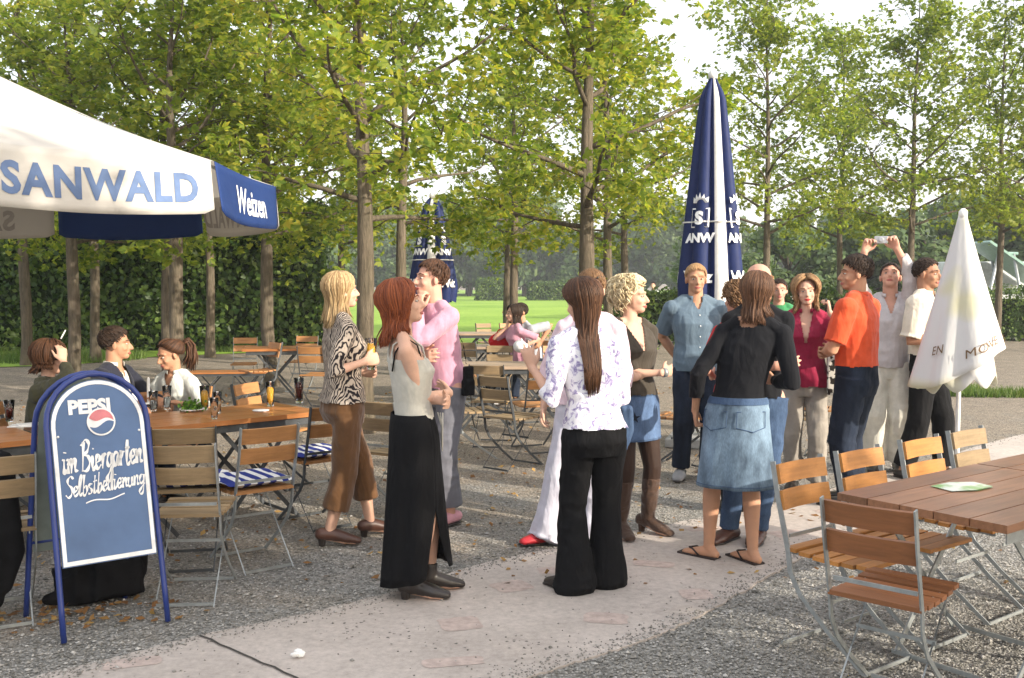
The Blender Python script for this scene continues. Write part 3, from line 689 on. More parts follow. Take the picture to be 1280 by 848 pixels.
for px, py, h, r, fl, m, lb, fo in [(256, 512, .17, .036, .82, M_beer, 'half litre of golden beer in front of the ponytailed woman', .06), (338, 508, .18, .036, .8, M_beer, 'glass of pale beer standing on the orange table, right of centre', .08),
                                    (374, 504, .19, .038, .86, M_darkbeer, 'tall glass of dark reddish beer near the right end of the table', .05),
                                    (272, 517, .15, .032, 0, None, 'empty clear glass right of the golden beer', 0), (209, 512, .17, .034, .3, M_water, 'clear tall glass in front of the ponytailed woman, beside the candle', 0),
                                    (192, 514, .14, .033, .25, M_water, 'short clear glass just right of the blue board', 0), (268, 524, .14, .03, 0, None, 'small empty glass at the front edge of the beer table', 0),
                                    (12, 527, .14, .034, .6, M_darkbeer, 'glass of dark drink on the table at the left edge', 0)]:
    p = T_(px, py); glass(p.x, p.y, .752, h, r, fl, m, lb, fo)
p = T_(186, 505); b = MB(); b.lathe([(0, 0), (.045, 0), (.045, .006), (.013, .012), (.011, .19), (.004, .2), (0, .2)], n=16); o = b.build('candle', M_white, None, True); o.location = (p.x, p.y, .752); props(o, 'slim white candle on the beer table just right of the board', 'candle')
p = T_(180, 507)
b = MB(); b.lathe([(0, 0), (.022, 0), (.036, .05), (.04, .085), (.036, .085), (.03, .05), (0, .012)], n=18); o = b.build('cup', M_white, None, True); o.location = (p.x-.08, p.y, .752); props(o, 'small white cup beside the slim candle', 'cup')
# salad / herb plate
p = T_(240, 514); rt = empty('salad_plate', (p.x, p.y, .752), 0, 'plate heaped with green leaves on the beer table', 'plate')
b = MB(); b.lathe([(0, 0), (.05, 0), (.09, .015), (.088, .018), (.05, .005), (0, .005)], n=24); b.build('plate', M_white, rt, True)
rs = np.random.default_rng(2); n = 260; P = rs.normal(size=(n, 3))*np.array([.035, .035, .018])+np.array([0, 0, .03]); P[:, 2] = np.abs(P[:, 2])+.008
vs, fs = palmate(P, rs.normal(size=(n, 3))+np.array([0, 0, .6]), rs.uniform(.02, .035, n), rs, 1); me = leaf_mesh('greens', vs, fs, leafmat('salad', [(.2, (.04, .12, .01)), (.8, (.16, .30, .04))], .3)); o = bpy.data.objects.new('greens', me); col.objects.link(o); o.parent = rt
p = T_(326, 514)
b = MB(); b.lathe([(0, 0), (.05, 0), (.06, .006), (.058, .008), (0, .004)], n=20); o = b.build('saucer', M_white, None, True); o.location = (p.x, p.y, .752); props(o, 'small white saucer on the beer table left of the pale beer', 'saucer')
p = T_(30, 533); b = MB()
b.box((0, 0, .004), (.17, .12, .006), Matrix.Rotation(.2, 3, 'Z')); b.box((.03, .02, .011), (.15, .11, .005), Matrix.Rotation(.6, 3, 'Z')); o = b.build('napkins', M_white, bevel=.002); o.location = (p.x, p.y, .752); props(o, 'stack of white napkins on the table at the left edge', 'napkins')
# red bag and black bag on the middle table
M_red = cloth('red_cloth', (.50, .015, .02)); M_dark = simple('black_leather', (.02, .02, .022), .4, .4)
p = G(628, 436, .76); b = MB(); b.ell((0, 0, .11), (.20, .10, .12)); b.ell((.12, .02, .10), (.12, .09, .10)); b.tube([V(-.1, 0, .18), V(-.05, 0, .27), V(.05, 0, .27), V(.1, 0, .18)], .012, 8)
o = b.fused('bag', M_red, voxel=.012); o.location = (p.x, p.y, .752); props(o, 'red bag lying on the middle table left of the seated woman', 'bag')
p = G(645, 440, .76); b = MB(); b.ell((0, 0, .08), (.09, .12, .085)); b.ell((.05, .04, .06), (.1, .06, .06)); b.tube([V(-.02, -.05, .10), V(.02, -.08, .19), V(.06, -.04, .1)], .015, 8)
o = b.fused('jacket', cloth('white_cloth', (.72, .72, .72)), voxel=.012); o.location = (p.x+.05, p.y, .752); props(o, 'bundled white jacket beside the red bag', 'jacket')
p = G(720, 425, .75)
for k, (dx, dy) in enumerate([(-.5, .05), (-.4, .15), (-.62, .1), (-.3, .08)]):
    glass(p.x+dx, p.y+dy, .752, .15, .035, 0, None, ['empty glass on the seated couple\'s table, front one', 'empty glass on the couple\'s table, second', 'empty glass on the couple\'s table nearest them', 'empty glass on the couple\'s table, rightmost'][k])

# ================================================================ text helper (built in font)
def text_geo(body, size, bold=.0, spacing=1.0):
    cu = bpy.data.curves.new('txt', 'FONT'); cu.body = body; cu.size = size; cu.offset = bold; cu.space_character = spacing; cu.resolution_u = 3
    o = bpy.data.objects.new('txt', cu); col.objects.link(o); dg = bpy.context.evaluated_depsgraph_get()
    me = bpy.data.meshes.new_from_object(o.evaluated_get(dg)); import bmesh
    me.calc_loop_triangles(); vl = [tuple(v.co[:2]) for v in me.vertices]; todo = [tuple(t_.vertices) for t_ in me.loop_triangles]; fs = []; mid = {}
    while todo:
        a, b_, c_ = todo.pop(); L3 = [math.dist(vl[p_], vl[q_]) for p_, q_ in ((a, b_), (b_, c_), (c_, a))]; k = L3.index(max(L3))
        if L3[k] <= size*.25: fs.append((a, b_, c_)); continue
        if k == 1: a, b_, c_ = b_, c_, a
        elif k == 2: a, b_, c_ = c_, a, b_
        key = (min(a, b_), max(a, b_))
        if key not in mid: mid[key] = len(vl); vl.append(((vl[a][0]+vl[b_][0])/2, (vl[a][1]+vl[b_][1])/2))
        m = mid[key]; todo += [(a, m, c_), (m, b_, c_)]
    vs = np.array(vl)
    bpy.data.objects.remove(o); bpy.data.meshes.remove(me)
    mn, mx = vs.min(0), vs.max(0); vs = vs-(mn+mx)/2; return vs, fs
def lettering(name, geo, fn, mat, parent, flip=False):
    vs, fs = geo; b = MB(); b.add([fn(x, y) for x, y in vs], [f[::-1] for f in fs] if flip else fs); return b.build(name, mat, parent)

# ================================================================ large open parasol (octagon, alternate white / blue valances)
def canvas(name, c, trans=.25, fold=.4, emit=0):
    t = NT(name); co = t.co(); cf = t.co((1.2, 1.2, 4)); f = t.noise(co, 2, 4)
    cc = t.ramp(f, [(.3, mul(c, .92)), (.7, mul(c, 1.05))]); nb = t.bump(t.noise(cf, 2.2, 3, .5, .4), fold, .03)
    p = t.bsdf(cc, .7, .25, 0, nb); tr = t.n('ShaderNodeBsdfTranslucent'); t.l(cc, tr.inputs[0]); mx = t.n('ShaderNodeMixShader'); mx.inputs[0].default_value = trans
    t.l(p.outputs[0], mx.inputs[1]); t.l(tr.outputs[0], mx.inputs[2]); t.l(mx.outputs[0], t.out.inputs[0]); return t.m
M_cwhite = canvas('white_canvas', (.60, .57, .52), .22); M_cblue = canvas('blue_canvas', (.015, .04, .15), .10)
M_bprint = simple('blue_print', (.10, .15, .27), .7, .2, var=.25, scale=5); M_wprint = simple('white_print', (.80, .80, .80), .7, .2)
M_gprint = simple('shade_print', (.36, .33, .30), .8, .2)
zT, zB = 2.46, 2.11
A0 = V(-1.97, 6.6, 0); oc = V(-4.086, 7.476, 0); Ro = 2.29
par = empty('open_parasol', (oc.x, oc.y, 0), 0, 'large white and blue open parasol at the upper left', 'parasol')
cr = [V(Ro*math.cos(R(22.5+45*k)), Ro*math.sin(R(22.5+45*k)), 0) for k in range(8)]; cr[1] = V(-2.95, 9.5, 0)-oc; cr[2] = V(-4.5, 9.85, 0)-oc; cr[3] = V(-5.9, 9.0, 0)-oc   # corner 0: B, corner -1 (7): A
b = MB(); apex = V(0, 0, 3.32)
for k in range(8):
    a, c_ = cr[k]+V(0, 0, zT), cr[(k+1) % 8]+V(0, 0, zT); n = 8; vs = []; fs = []
    for i in range(n+1):
        for j in range(n+1):
            u, q = i/n, j/n; p = apex.lerp(a.lerp(c_, q), u); p.z -= .05*math.sin(math.pi*u)*(1-.0*q)+.018*u*math.sin(math.pi*q)*u; vs.append(p)
    for i in range(n):
        for j in range(n): fs.append((i*(n+1)+j, (i+1)*(n+1)+j, (i+1)*(n+1)+j+1, i*(n+1)+j+1))
    b.mi = 0 if k % 2 == 0 else 0; b.add(vs, fs)
b.build('canopy', M_cwhite, par, True)
def val_pt(k, out=0.0):
    """point function on valance k: u in 0..1 along, w 0 top ..1 bottom"""
    a, c_ = cr[k], cr[(k+1) % 8]; nrm = (a+c_).normalized()
    def f(u, w_):
        p = a.lerp(c_, u); sag = .018*math.sin(math.pi*u); z = zT-sag-(zT-zB)*w_*(1+.05*math.sin(math.pi*u))
        wob = .02*math.sin(u*9+k*2)*w_+.03*w_
        q = p+nrm*(wob+out); q.z = z; return q
    return f
for k in range(8):
    f = val_pt(k); n, m_ = 24, 8; vs = []; fs = []
    for i in range(n+1):
        for j in range(m_+1):
            u = .012+.976*i/n; rc = min(u, 1-u); w_ = j/m_*(1-(.12*max(0, 1-rc/.07)**2)); vs.append(f(u, w_))
    for i in range(n):
        for j in range(m_): fs.append((i*(m_+1)+j, i*(m_+1)+j+1, (i+1)*(m_+1)+j+1, (i+1)*(m_+1)+j))
    b = MB(); b.add(vs, fs); blue = (k % 2 == 1)   # k=7: A->B blue, k=6 near face white
    vp = b.build('valance', M_cblue if blue else M_cwhite, par, True)
    sd_ = vp.modifiers.new('thick', 'SOLIDIFY'); sd_.thickness = .004; sd_.offset = 0
    if blue: vp['label'] = 'blue valance panel'
    txt = 'Weizen' if blue else 'SANWALD'
    geo = text_geo(txt, .25 if blue else .245, .005 if blue else .009, 1.0 if blue else 1.12); L_ = (cr[k]-cr[(k+1) % 8]).length
    sh = 1.0
    def fn(x, y, f=f, L_=L_, k=k, blue=blue, s=1):
        # seen from outside, text reads from corner k to k+1 (counter clockwise seen from above = left to right)
        p = val_pt(k, .006*s)(.5+(x+(0 if blue else .16))*(.95 if blue else .94)/L_, .52-y/(zT-zB)*(1.0)); return p
    lettering('lettering', geo, fn, M_wprint if blue else M_bprint, vp)
    if not blue: lettering('lettering', geo, lambda x, y, fn=fn: fn(x, y, s=-1), M_gprint, vp, True)
b = MB(); b.tube([V(0, 0, 0), V(0, 0, 3.4)], .035, 16); b.build('pole', M_steel, par, True)
b = MB(); b.box((0, 0, .05), (.9, .9, .1)); b.build('base', simple('concrete_base', (.3, .3, .29), .9), par, bevel=.01)
for k in range(8):
    b = MB(); b.bar(V(0, 0, 3.24), cr[k]*.985+V(0, 0, zT-.03), .025, .02); rb = b.build('rib', M_steel, par)
    b = MB(); b.bar(V(0, 0, 2.4), cr[k]*.5+V(0, 0, 2.84), .02, .015); b.build('strut', M_steel, rb)

# ================================================================ closed parasols
M_foldblue = cloth('parasol_blue', (.012, .022, .085), .6, fold=.3, fs=(3, 3, .5), sheen=0); M_foldwhite = cloth('parasol_white', (.66, .64, .60), .7, fold=.3, fs=(3, 3, .5))
WF = 2
def closed_parasol(x, y, rz, ztop, zbot, rmax, label, texts, scale=1):
    root = empty('closed_parasol', (x, y, 0), rz, label, 'parasol')
    Hh = ztop-zbot; nl = 8; n = nl*14; m_ = 30
    def rad(u): return rmax*(.27+.73*min(1, u*1.02)**.9)*min(1, .25+u*9)*(1-.14*max(0, (u-.88)/.12))
    def surf(phi, u, out=0):
        g = abs(math.sin(phi*nl/2)); r = rad(u)*(.70+.30*g**.7)+out
        tw = .25*math.sin(u*2); return V(r*math.cos(phi+tw*.2), r*math.sin(phi+tw*.2), ztop-u*Hh-(.05*g if u > .98 else 0))
    b = MB(); vs = []; fs = []
    for j in range(m_+1):
        for i in range(n): vs.append(surf(2*math.pi*i/n, j/m_))
    b.add(vs, [])
    for j in range(m_):
        for i in range(n):
            b.f.append((j*n+i, (j+1)*n+i, (j+1)*n+(i+1) % n, j*n+(i+1) % n)); b.m.append(1 if (i//14) % 4 == WF and 2 < i % 14 < 11 else 0)
    cp = b.build('canopy', [M_foldblue, M_foldwhite], root, True)
    b = MB(); b.tube([V(0, 0, 0), V(0, 0, ztop-.05)], .03, 12); b.build('pole', M_steel, root, True)
    b = MB(); b.lathe([(0, ztop-.04), (.045, ztop-.03), (.05, ztop+.02), (.02, ztop+.07), (0, ztop+.08)], n=12); b.build('finial', M_white, root, True)
    b = MB(); b.box((0, 0, .045), (.8, .8, .09)); b.build('base', simple('base_stone', (.28, .28, .27), .9), root, bevel=.01)
    b = MB(); b.tube([surf(a, .62, .012) for a in np.linspace(0, 2*math.pi, 40)], .008, 6); b.build('tie', M_foldwhite, root)
    for geo, ph, z in texts:
        def fn(xx, yy, ph=ph, z=z):
            u = (ztop-z-yy)/Hh; r = rad(min(1, u)); q_ = surf(ph+xx/(r*.95), min(.999, u), .0); h_ = math.hypot(q_.x, q_.y); m_ = (.6*r+.4*h_+.012)/h_; return V(q_.x*m_, q_.y*m_, q_.z)
        lettering('lettering', geo, fn, M_wprint, cp)
    return root
def crown_geo(s):
    pts = [(-1, -.5), (1, -.5), (1.05, .25), (.62, .0), (.5, .6), (.2, .1), (0, .8), (-.2, .1), (-.5, .6), (-.62, 0), (-1.05, .25)]
    return np.array([(x*s, y*s) for x, y in pts]), [(0, 1, 2, 3), (0, 3, 5), (3, 4, 5), (0, 5, 7), (5, 6, 7), (0, 7, 9), (7, 8, 9), (0, 9, 10)]
def badge_geo(s):
    vs = []; fs = []; o_ = [(-1, -1), (1, -1), (1, 1), (-1, 1)]
    for a, k in ((o_, 1), (o_, .88)): vs += [(x*s*k, y*s*k) for x, y in a]
    fs = [(i, (i+1) % 4, 4+(i+1) % 4, 4+i) for i in range(4)]; return np.array(vs), fs
def lat(geo, dx, dy): return geo[0]+np.array([dx, dy]), geo[1]
px_ = W(889, 300, 10.2)
front = -math.pi/2+math.pi/8
# face towards camera: white fold in the middle (phi=front) with blue panels at both sides
lobes = 2*math.pi/8
S_ = text_geo('S', .17, .010); AN = text_geo('ANW', .125, .006, .95); WE = text_geo('Weiz', .16, .007, .85); SW = text_geo('SANWALD', .135, .006, .95); WZ = text_geo('Weizen', .20, .008, .85)
tx = []
for ph in (front+lobes, front-lobes, front+3*lobes, front-3*lobes):
    tx += [(crown_geo(.08), ph, 2.50), (badge_geo(.098), ph, 2.31), (S_, ph, 2.31), (AN, ph, 2.11), (WE, ph, 1.72)]
closed_parasol(px_.x, 10.2, -lobes*.5+.10, 3.76, 1.36, .38, 'tall blue and white closed parasol behind the grey haired man', tx)
p2 = W(541, 300, 14.8)
tx2 = []
for ph in (front+lobes, front-lobes): tx2 += [(AN, ph, 2.12), (crown_geo(.08), ph, 2.46), (S_, ph, 2.29), (WE, ph, 1.66)]
closed_parasol(p2.x, 14.8, -lobes*.5-.05, 2.95, 1.42, .40, 'smaller looking blue closed parasol behind the pink sweater', tx2)
# white closed parasol at the right: draped cone
wp = W(1203, 300, 6.9); root = empty('closed_parasol', (wp.x, wp.y, 0), 0, 'white closed parasol with brown lettering at the right', 'parasol')
t = NT('white_parasol'); co = t.co(); f = t.noise(co, 2.3, 2, .4); c = t.ramp(f, [(.54, (.76, .75, .74)), (.64, (.74, .71, .52)), (.76, (.72, .74, .56))]); nb = t.bump(t.noise(t.co((3, 3, .7)), 3, 3), .4, .03)
p = t.bsdf(c, .75, .2, 0, nb); tr = t.n('ShaderNodeBsdfTranslucent'); t.l(c, tr.inputs[0]); mx = t.n('ShaderNodeMixShader'); mx.inputs[0].default_value = .3
t.l(p.outputs[0], mx.inputs[1]); t.l(tr.outputs[0], mx.inputs[2]); t.l(mx.outputs[0], t.out.inputs[0]); M_wpar = t.m
def wsurf(phi, u, out=0, layer=0):
    # phi measured from the camera side, counter clockwise; right = +
    r = (.025+.262*u**1.02)*(1+.10*math.sin(3*phi+.6)+.07*math.sin(7*phi+1)*u); ex = 1.03; hem = (.06*math.sin(phi)+.05*math.sin(2*phi+.4))*u
    z = 2.13-u*(1.05-.13*math.sin(phi))
    if layer: r *= .84; z = 2.13-1.13*u; z -= .08*abs(math.sin(4*phi))*max(0, (u-.88)/.12)
    return V((r*ex+out)*math.sin(phi), -(r*.85+out)*math.cos(phi), z+hem*.3)
for layer in (0, 1):
    n, m_ = 96, 24; vs = []; fs = []
    for j in range(m_+1):
        for i in range(n): vs.append(wsurf(2*math.pi*i/n, j/m_, layer=layer))
    for j in range(m_):
        for i in range(n): fs.append((j*n+i, (j+1)*n+i, (j+1)*n+(i+1) % n, j*n+(i+1) % n))
    b = MB(); b.add(vs, fs); o = b.build('canopy' if layer == 0 else 'valance', M_wpar, root, True); m = o.modifiers.new('t', 'SOLIDIFY'); m.thickness = .003
    if layer == 0: wcan = o
M_brown = simple('brown_print', (.15, .085, .035), .8)
for body, ph0, z0, sz, sl in [('MOVE', .20, 1.215, .084, .35), ('ON', 1.30, 1.27, .08, .3), ('EN', -1.0, 1.22, .085, .2)]:
    geo = text_geo(body, sz, 0, 1.05)
    def fn(x, y, ph0=ph0, z0=z0, sl=sl):
        ph = ph0+x/.27
        u = (2.13-(z0+y+sl*x))/(1.05-.13*math.sin(ph)); q_ = wsurf(ph, min(.99, u), .016); return q_
    lettering('lettering', geo, fn, M_brown, wcan)
b = MB(); b.tube([V(0, 0, 0), V(0, 0, 2.12)], .016, 10); b.build('pole', M_white, root, True)
b = MB(); b.lathe([(0, 2.10), (.03, 2.11), (.03, 2.15), (.012, 2.17), (0, 2.17)], n=10); b.build('finial', M_white, root, True)
b = MB(); b.lathe([(0, 0), (.22, 0), (.22, .05), (.06, .09), (.04, .25), (0, .25)], n=24); b.build('base', simple('white_base', (.6, .6, .58), .6), root, True)

# ================================================================ blue A frame board
ax = V(.78, .63, 0).normalized(); 
fl, fr = G(80, 804), G(210, 777); bl, br = G(32, 770), G(157, 748)
for q in (fl, fr, bl, br): q.z = 0
brd = empty('a_frame_board', tuple((fl+fr+bl+br)/4), 0, 'blue arched A frame board with white handwriting on gravel', 'sign'); org = (fl+fr+bl+br)/4
fm = (fl+fr)/2; bm_ = (bl+br)/2; axd = (fr-fl).normalized(); dep = (bm_-fm)
top = fm+dep*.5; wd = (fr-fl).length; zt = 1.215
def BP(side, x, h):
    """board coords: x across from centre, h height 0..zt along the leaning side"""
    foot = fm if side > 0 else bm_; k = h/zt; p = foot.lerp(top, k*.86)+axd*x; p.z = h; return p-org
for side in (1, -1):
    hw0, hw1 = wd/2, wd/2*.97; b = MB(); pts = [BP(side, -hw0, 0.0)]; zs = zt-hw1
    for z in (.15, .3, .5, .7, zs): pts.append(BP(side, -hw0+(hw0-hw1)*z/zs, z))
    for k in range(1, 13): a = math.pi-math.pi*k/13; pts.append(BP(side, hw1*math.cos(a), zs+hw1*math.sin(a)))
    for z in (zs, .7, .5, .3, .15, 0): pts.append(BP(side, hw0-(hw0-hw1)*z/zs, z))
    b.tube(pts, .0135, 10); fr_ = b.build('frame', M_blue, brd, True)
    if side < 0: b = MB(); b.tube([BP(side, -hw0, .38), BP(side, hw0, .38)], .008, 8); b.build('cross_bar', M_blue, fr_, True)
nrm = (BP(1, 0, .5)-BP(-1, 0, .5)); e1 = BP(1, .1, .5)-BP(1, 0, .5); e2 = BP(1, 0, .6)-BP(1, 0, .5); nF = e1.cross(e2).normalized(); nF = nF if nF.dot(nrm) > 0 else -nF
def arch(hw, z0, top_, n=20, side=1, off=0):
    pts = [BP(side, -hw, z0), ]; zs = top_-hw
    for k in range(n+1): a = math.pi-math.pi*k/n; pts.append(BP(side, hw*math.cos(a), zs+hw*math.sin(a)))
    pts.append(BP(side, hw, z0)); return [p+nF*off*side for p in pts]
M_panel = simple('chalk_blue_panel', (.075, .14, .28), .45, .4, var=.18, scale=3)
M_chalk = simple('white_chalk_paint', (.82, .82, .82), .6)
M_back = simple('grey_board_back', (.20, .23, .20), .6)
hwp = wd/2-.022
for side in (1, -1):
    b = MB(); f1 = arch(hwp, .33, zt-.028, side=side, off=.004); f0 = arch(hwp, .33, zt-.028, side=side, off=-.004); n = len(f1)
    b.add(f1+f0, [tuple(range(n))[::-1], tuple(range(n, 2*n))]+[(i, (i+1) % n, n+(i+1) % n, n+i) for i in range(n)]); pn = b.build('panel', M_panel if side > 0 else M_back, brd)
    if side > 0:
        o1 = arch(hwp-.004, .335, zt-.032, off=.0065); o2 = arch(hwp-.022, .355, zt-.050, off=.0065); n = len(o1); b = MB()
        b.add(o1+o2, [(i, (i+1) % n, n+(i+1) % n, n+i) for i in range(n)]); b.build('border', M_chalk, pn); front_panel = pn
b = MB()
for x in (-hwp+.03, hwp-.03): b.ell(BP(1, x*1.0, .93)+nF*.006, (.006, .006, .006))
b.build('screw', M_white, front_panel)
bp = lambda x, h, off=.008: BP(1, x, h)+nF*off
kz = (BP(1, 0, 1)-BP(1, 0, 0)).length
lettering('lettering', text_geo('PEPSI', .088, .0045, 1.0), lambda x, y: bp(x*1.0-.035, 1.062+y), M_chalk, front_panel)
# round emblem
def disc(cx, cz, r, m, off, f=lambda x, y: True, seg=36):
    b = MB(); 
    return b
ex, ez, er = .012, .985, .066
def emb(name, poly, m, off):
    b = MB(); b.add([bp(ex+x*er, ez+y*er, off) for x, y in poly], [tuple(range(len(poly)))]); return b.build(name, m, front_panel)
circ = [(math.cos(a), math.sin(a)) for a in np.linspace(0, 2*math.pi, 36, endpoint=False)]
emb('emblem_ring', circ, M_chalk, .0095)
def half(sign, r=.88):
    a0 = .05 if sign > 0 else math.pi+.35; a1 = math.pi-.35 if sign > 0 else 2*math.pi-.05
    arc = [(r*math.cos(a), r*math.sin(a)) for a in np.linspace(a0, a1, 20)]
    s, e = arc[-1], arc[0]; wv = [(s[0]+(e[0]-s[0])*k/12, s[1]+(e[1]-s[1])*k/12+sign*-.16*math.sin(2*math.pi*k/12)) for k in range(1, 12)]
    return arc+wv
emb('emblem_red', half(1), simple('emblem_red', (.62, .20, .22), .5), .011); emb('emblem_blue', half(-1), M_panel, .011)
# handwriting strokes
GL = {'i': (.42, [[(.05, .9), (.1, .95), (.12, .2), (.22, 0), (.42, .3)], [(.17, 1.42), (.2, 1.5)]]),
 'm': (1.0, [[(0, .85), (.06, .95), (.04, 0)], [(.05, .55), (.26, .98), (.38, .85), (.36, 0)], [(.37, .55), (.6, .98), (.74, .85), (.74, .1), (.95, .2)]]),
 'B': (.85, [[(.12, 2.0), (.02, 0)], [(-.1, 1.75), (.3, 2.15), (.66, 1.85), (.5, 1.35), (.15, 1.12), (.6, .98), (.75, .5), (.45, .02), (-.05, .1)]]),
 'e': (.55, [[(.02, .45), (.4, .62), (.36, .95), (.12, .95), (.0, .45), (.18, .02), (.55, .3)]]),
 'r': (.5, [[(.02, .95), (.1, .9), (.08, 0)], [(.08, .5), (.26, .95), (.48, .92)]]),
 'g': (.62, [[(.48, .9), (.18, .98), (.0, .5), (.18, .08), (.46, .4), (.52, .95), (.48, -.6), (.2, -1.0), (-.02, -.7), (.3, -.25), (.62, .1)]]),
 'a': (.62, [[(.46, .88), (.16, .96), (0, .45), (.16, .02), (.4, .25), (.5, .95), (.48, .15), (.62, .12)]]),
 't': (.5, [[(.22, 1.75), (.14, .25), (.28, 0), (.5, .25)], [(.0, 1.15), (.46, 1.22)]]),
 'n': (.66, [[(.0, .9), (.06, .95), (.04, 0)], [(.05, .5), (.28, .98), (.44, .8), (.44, .1), (.66, .2)]]),
 'S': (.8, [[(.78, 1.75), (.5, 2.05), (.14, 1.75), (.22, 1.3), (.62, .9), (.62, .3), (.28, 0), (-.05, .3)]]),
 'l': (.42, [[(.0, .3), (.3, 1.4), (.26, 2.0), (.1, 1.8), (.08, .3), (.2, 0), (.42, .3)]]),
 'b': (.6, [[(.14, 2.0), (.06, .15), (.28, 0), (.5, .4), (.4, .9), (.1, .7)]]),
 's': (.5, [[(.44, .92), (.2, 1.0), (.06, .72), (.38, .42), (.34, .05), (.0, .05)]]),
 'd': (.62, [[(.44, .85), (.16, .95), (0, .45), (.16, .02), (.42, .25), (.52, 2.0), (.48, .15), (.62, .15)]]),
 'u': (.66, [[(.02, .95), (.03, .25), (.2, 0), (.42, .3), (.48, .95), (.48, .15), (.66, .2)]]), ' ': (.35, [])}
def catmull(P_, n=6):
    out = []
    for i in range(len(P_)-1):
        a = P_[max(0, i-1)]; b_ = P_[i]; c_ = P_[i+1]; d = P_[min(len(P_)-1, i+2)]
        for k in range(n):
            u = k/n; out.append(tuple(.5*((2*b_[q])+(c_[q]-a[q])*u+(2*a[q]-5*b_[q]+4*c_[q]-d[q])*u*u+(3*b_[q]-a[q]-3*c_[q]+d[q])*u**3) for q in range(2)))
    out.append(tuple(P_[-1])); return out
def handwrite(text, x0, x1, z0, xh, wdt, slope=0):
    adv = sum(GL[c_][0]+.06 for c_ in text); s = (x1-x0)/adv; b = MB(); cx = 0
    for c_ in text:
        a, strokes = GL[c_]
        for st_ in strokes:
            pts = catmull(st_)
            P3 = [bp(x0+(cx+x+.12*y)*s, z0+y*xh+slope*(cx+x)*s, .0085) for x, y in pts]
            wv = []; 
            for i, p in enumerate(P3):
                d = (P3[min(i+1, len(P3)-1)]-P3[max(i-1, 0)]).normalized(); n = d.cross(nF)
                k = wdt*(.5+.25*math.sin(i*.6+cx)); wv += [p-n*k, p+n*k]
            b.add(wv, [(2*i, 2*i+1, 2*i+3, 2*i+2) for i in range(len(P3)-1)])
        cx += a+.06
    return b.build('handwriting', M_chalk, front_panel)
handwrite('im Biergarten', -.180, .190, .755, .068, .0105, .05)
handwrite('Selbstbedienung', -.175, .190, .645, .047, .0075, .07)
b = MB(); b.add([bp(-.09+.012*k, .612+.006*math.sin(k*.5)+.0012*k+s*.003) for k in range(16) for s in (-1, 1)], [(2*i, 2*i+1, 2*i+3, 2*i+2) for i in range(15)]); b.build('underline', M_chalk, front_panel)
# black bag under the board
p = G(122, 755); b = MB(); b.box((0, 0, .15), (.36, .22, .28)); b.ell((0, 0, .22), (.21, .14, .14)); b.box((-.12, .03, .08), (.24, .22, .15)); b.box((.03, -.12, .12), (.24, .06, .18)); b.ell((.12, 0, .20), (.10, .12, .17)); b.tube([V(-.1, 0, .3), V(-.05, -.02, .36), V(.08, 0, .34)], .02, 8)
b.ell((-.26, -.05, .05), (.07, .05, .04))
o = b.fused('bag', M_black, voxel=.014, disp=lambda c_: np.array([.016*noise.noise(Vector(q)*9)+.010*(.3-abs(noise.noise(Vector(q)*14))) for q in c_])); o.location = (p.x, p.y+.12, 0); o.rotation_euler.z = .6; props(o, 'black bag slumped on the gravel under the blue board', 'bag')
# ================================================================ people
def skin(name, c):
    t = NT(name); co = t.co(); f = t.noise(co, 14, 4, .6)
    cc = t.ramp(f, [(.3, mul(c, .88)), (.7, (c[0]*1.08, c[1]*1.03, c[2]))]); p = t.bsdf(cc, .58, .28, 0, t.bump(t.noise(co, 90, 3), .1, .002))
    p.inputs['Subsurface Weight'].default_value = 0; p.inputs['Subsurface Radius'].default_value = (.02, .008, .004); p.inputs['Subsurface Scale'].default_value = .5
    return t.m
SK = dict(fair=skin('skin_fair', (.60, .37, .27)), tan=skin('skin_tan', (.46, .25, .155)), rosy=skin('skin_rosy', (.58, .32, .235)), brown=skin('skin_olive', (.38, .20, .125)))
def hairmat(name, c, c2=None):
    t = NT(name); g = t.n('ShaderNodeNewGeometry'); c2 = c2 or mul(c, 1.9)
    f = t.math('ADD', t.math('MULTIPLY', g.outputs['Random Per Island'], .6), t.math('MULTIPLY', t.noise(t.co((30, 30, 6)), 3, 3), .4))
    t.bsdf(t.ramp(f, [(.2, c), (.8, c2)]), .55, .25, 0, t.bump(t.noise(t.co((60, 60, 8)), 6, 3), .5, .004)); return t.m
HM = dict(honey2=hairmat('hair_dark_blond', (.24, .15, .07), (.50, .36, .19)), honey=hairmat('hair_honey', (.15, .08, .035), (.36, .22, .11)), chest=hairmat('hair_chestnut', (.05, .024, .014), (.15, .075, .04)), blond=hairmat('hair_blond', (.36, .24, .11), (.62, .46, .25)), pale=hairmat('hair_pale_blond', (.48, .38, .22), (.75, .64, .42)), red=hairmat('hair_red', (.14, .035, .015), (.30, .085, .03)),
          dark=hairmat('hair_dark', (.018, .011, .008), (.05, .03, .02)), brown=hairmat('hair_brown', (.032, .015, .008), (.105, .048, .024)), mid=hairmat('hair_mid_brown', (.10, .052, .026), (.24, .135, .065)),
          sandy=hairmat('hair_sandy', (.30, .17, .08), (.45, .28, .14)), auburn=hairmat('hair_auburn', (.09, .03, .018), (.16, .06, .035)))
M_eye = simple('eye_white', (.50, .46, .42), .2); M_iris = simple('iris', (.03, .02, .015), .1); M_lip = simple('lips', (.42, .13, .11), .45); M_liprd = simple('lips_red', (.5, .05, .05), .4)
M_specs = simple('sunglass_lens', (.01, .01, .012), .08, .6); M_sole = simple('dark_leather_shoe', (.025, .02, .018), .35, .5); M_brownshoe = simple('brown_leather_shoe', (.07, .03, .02), .4, .5)
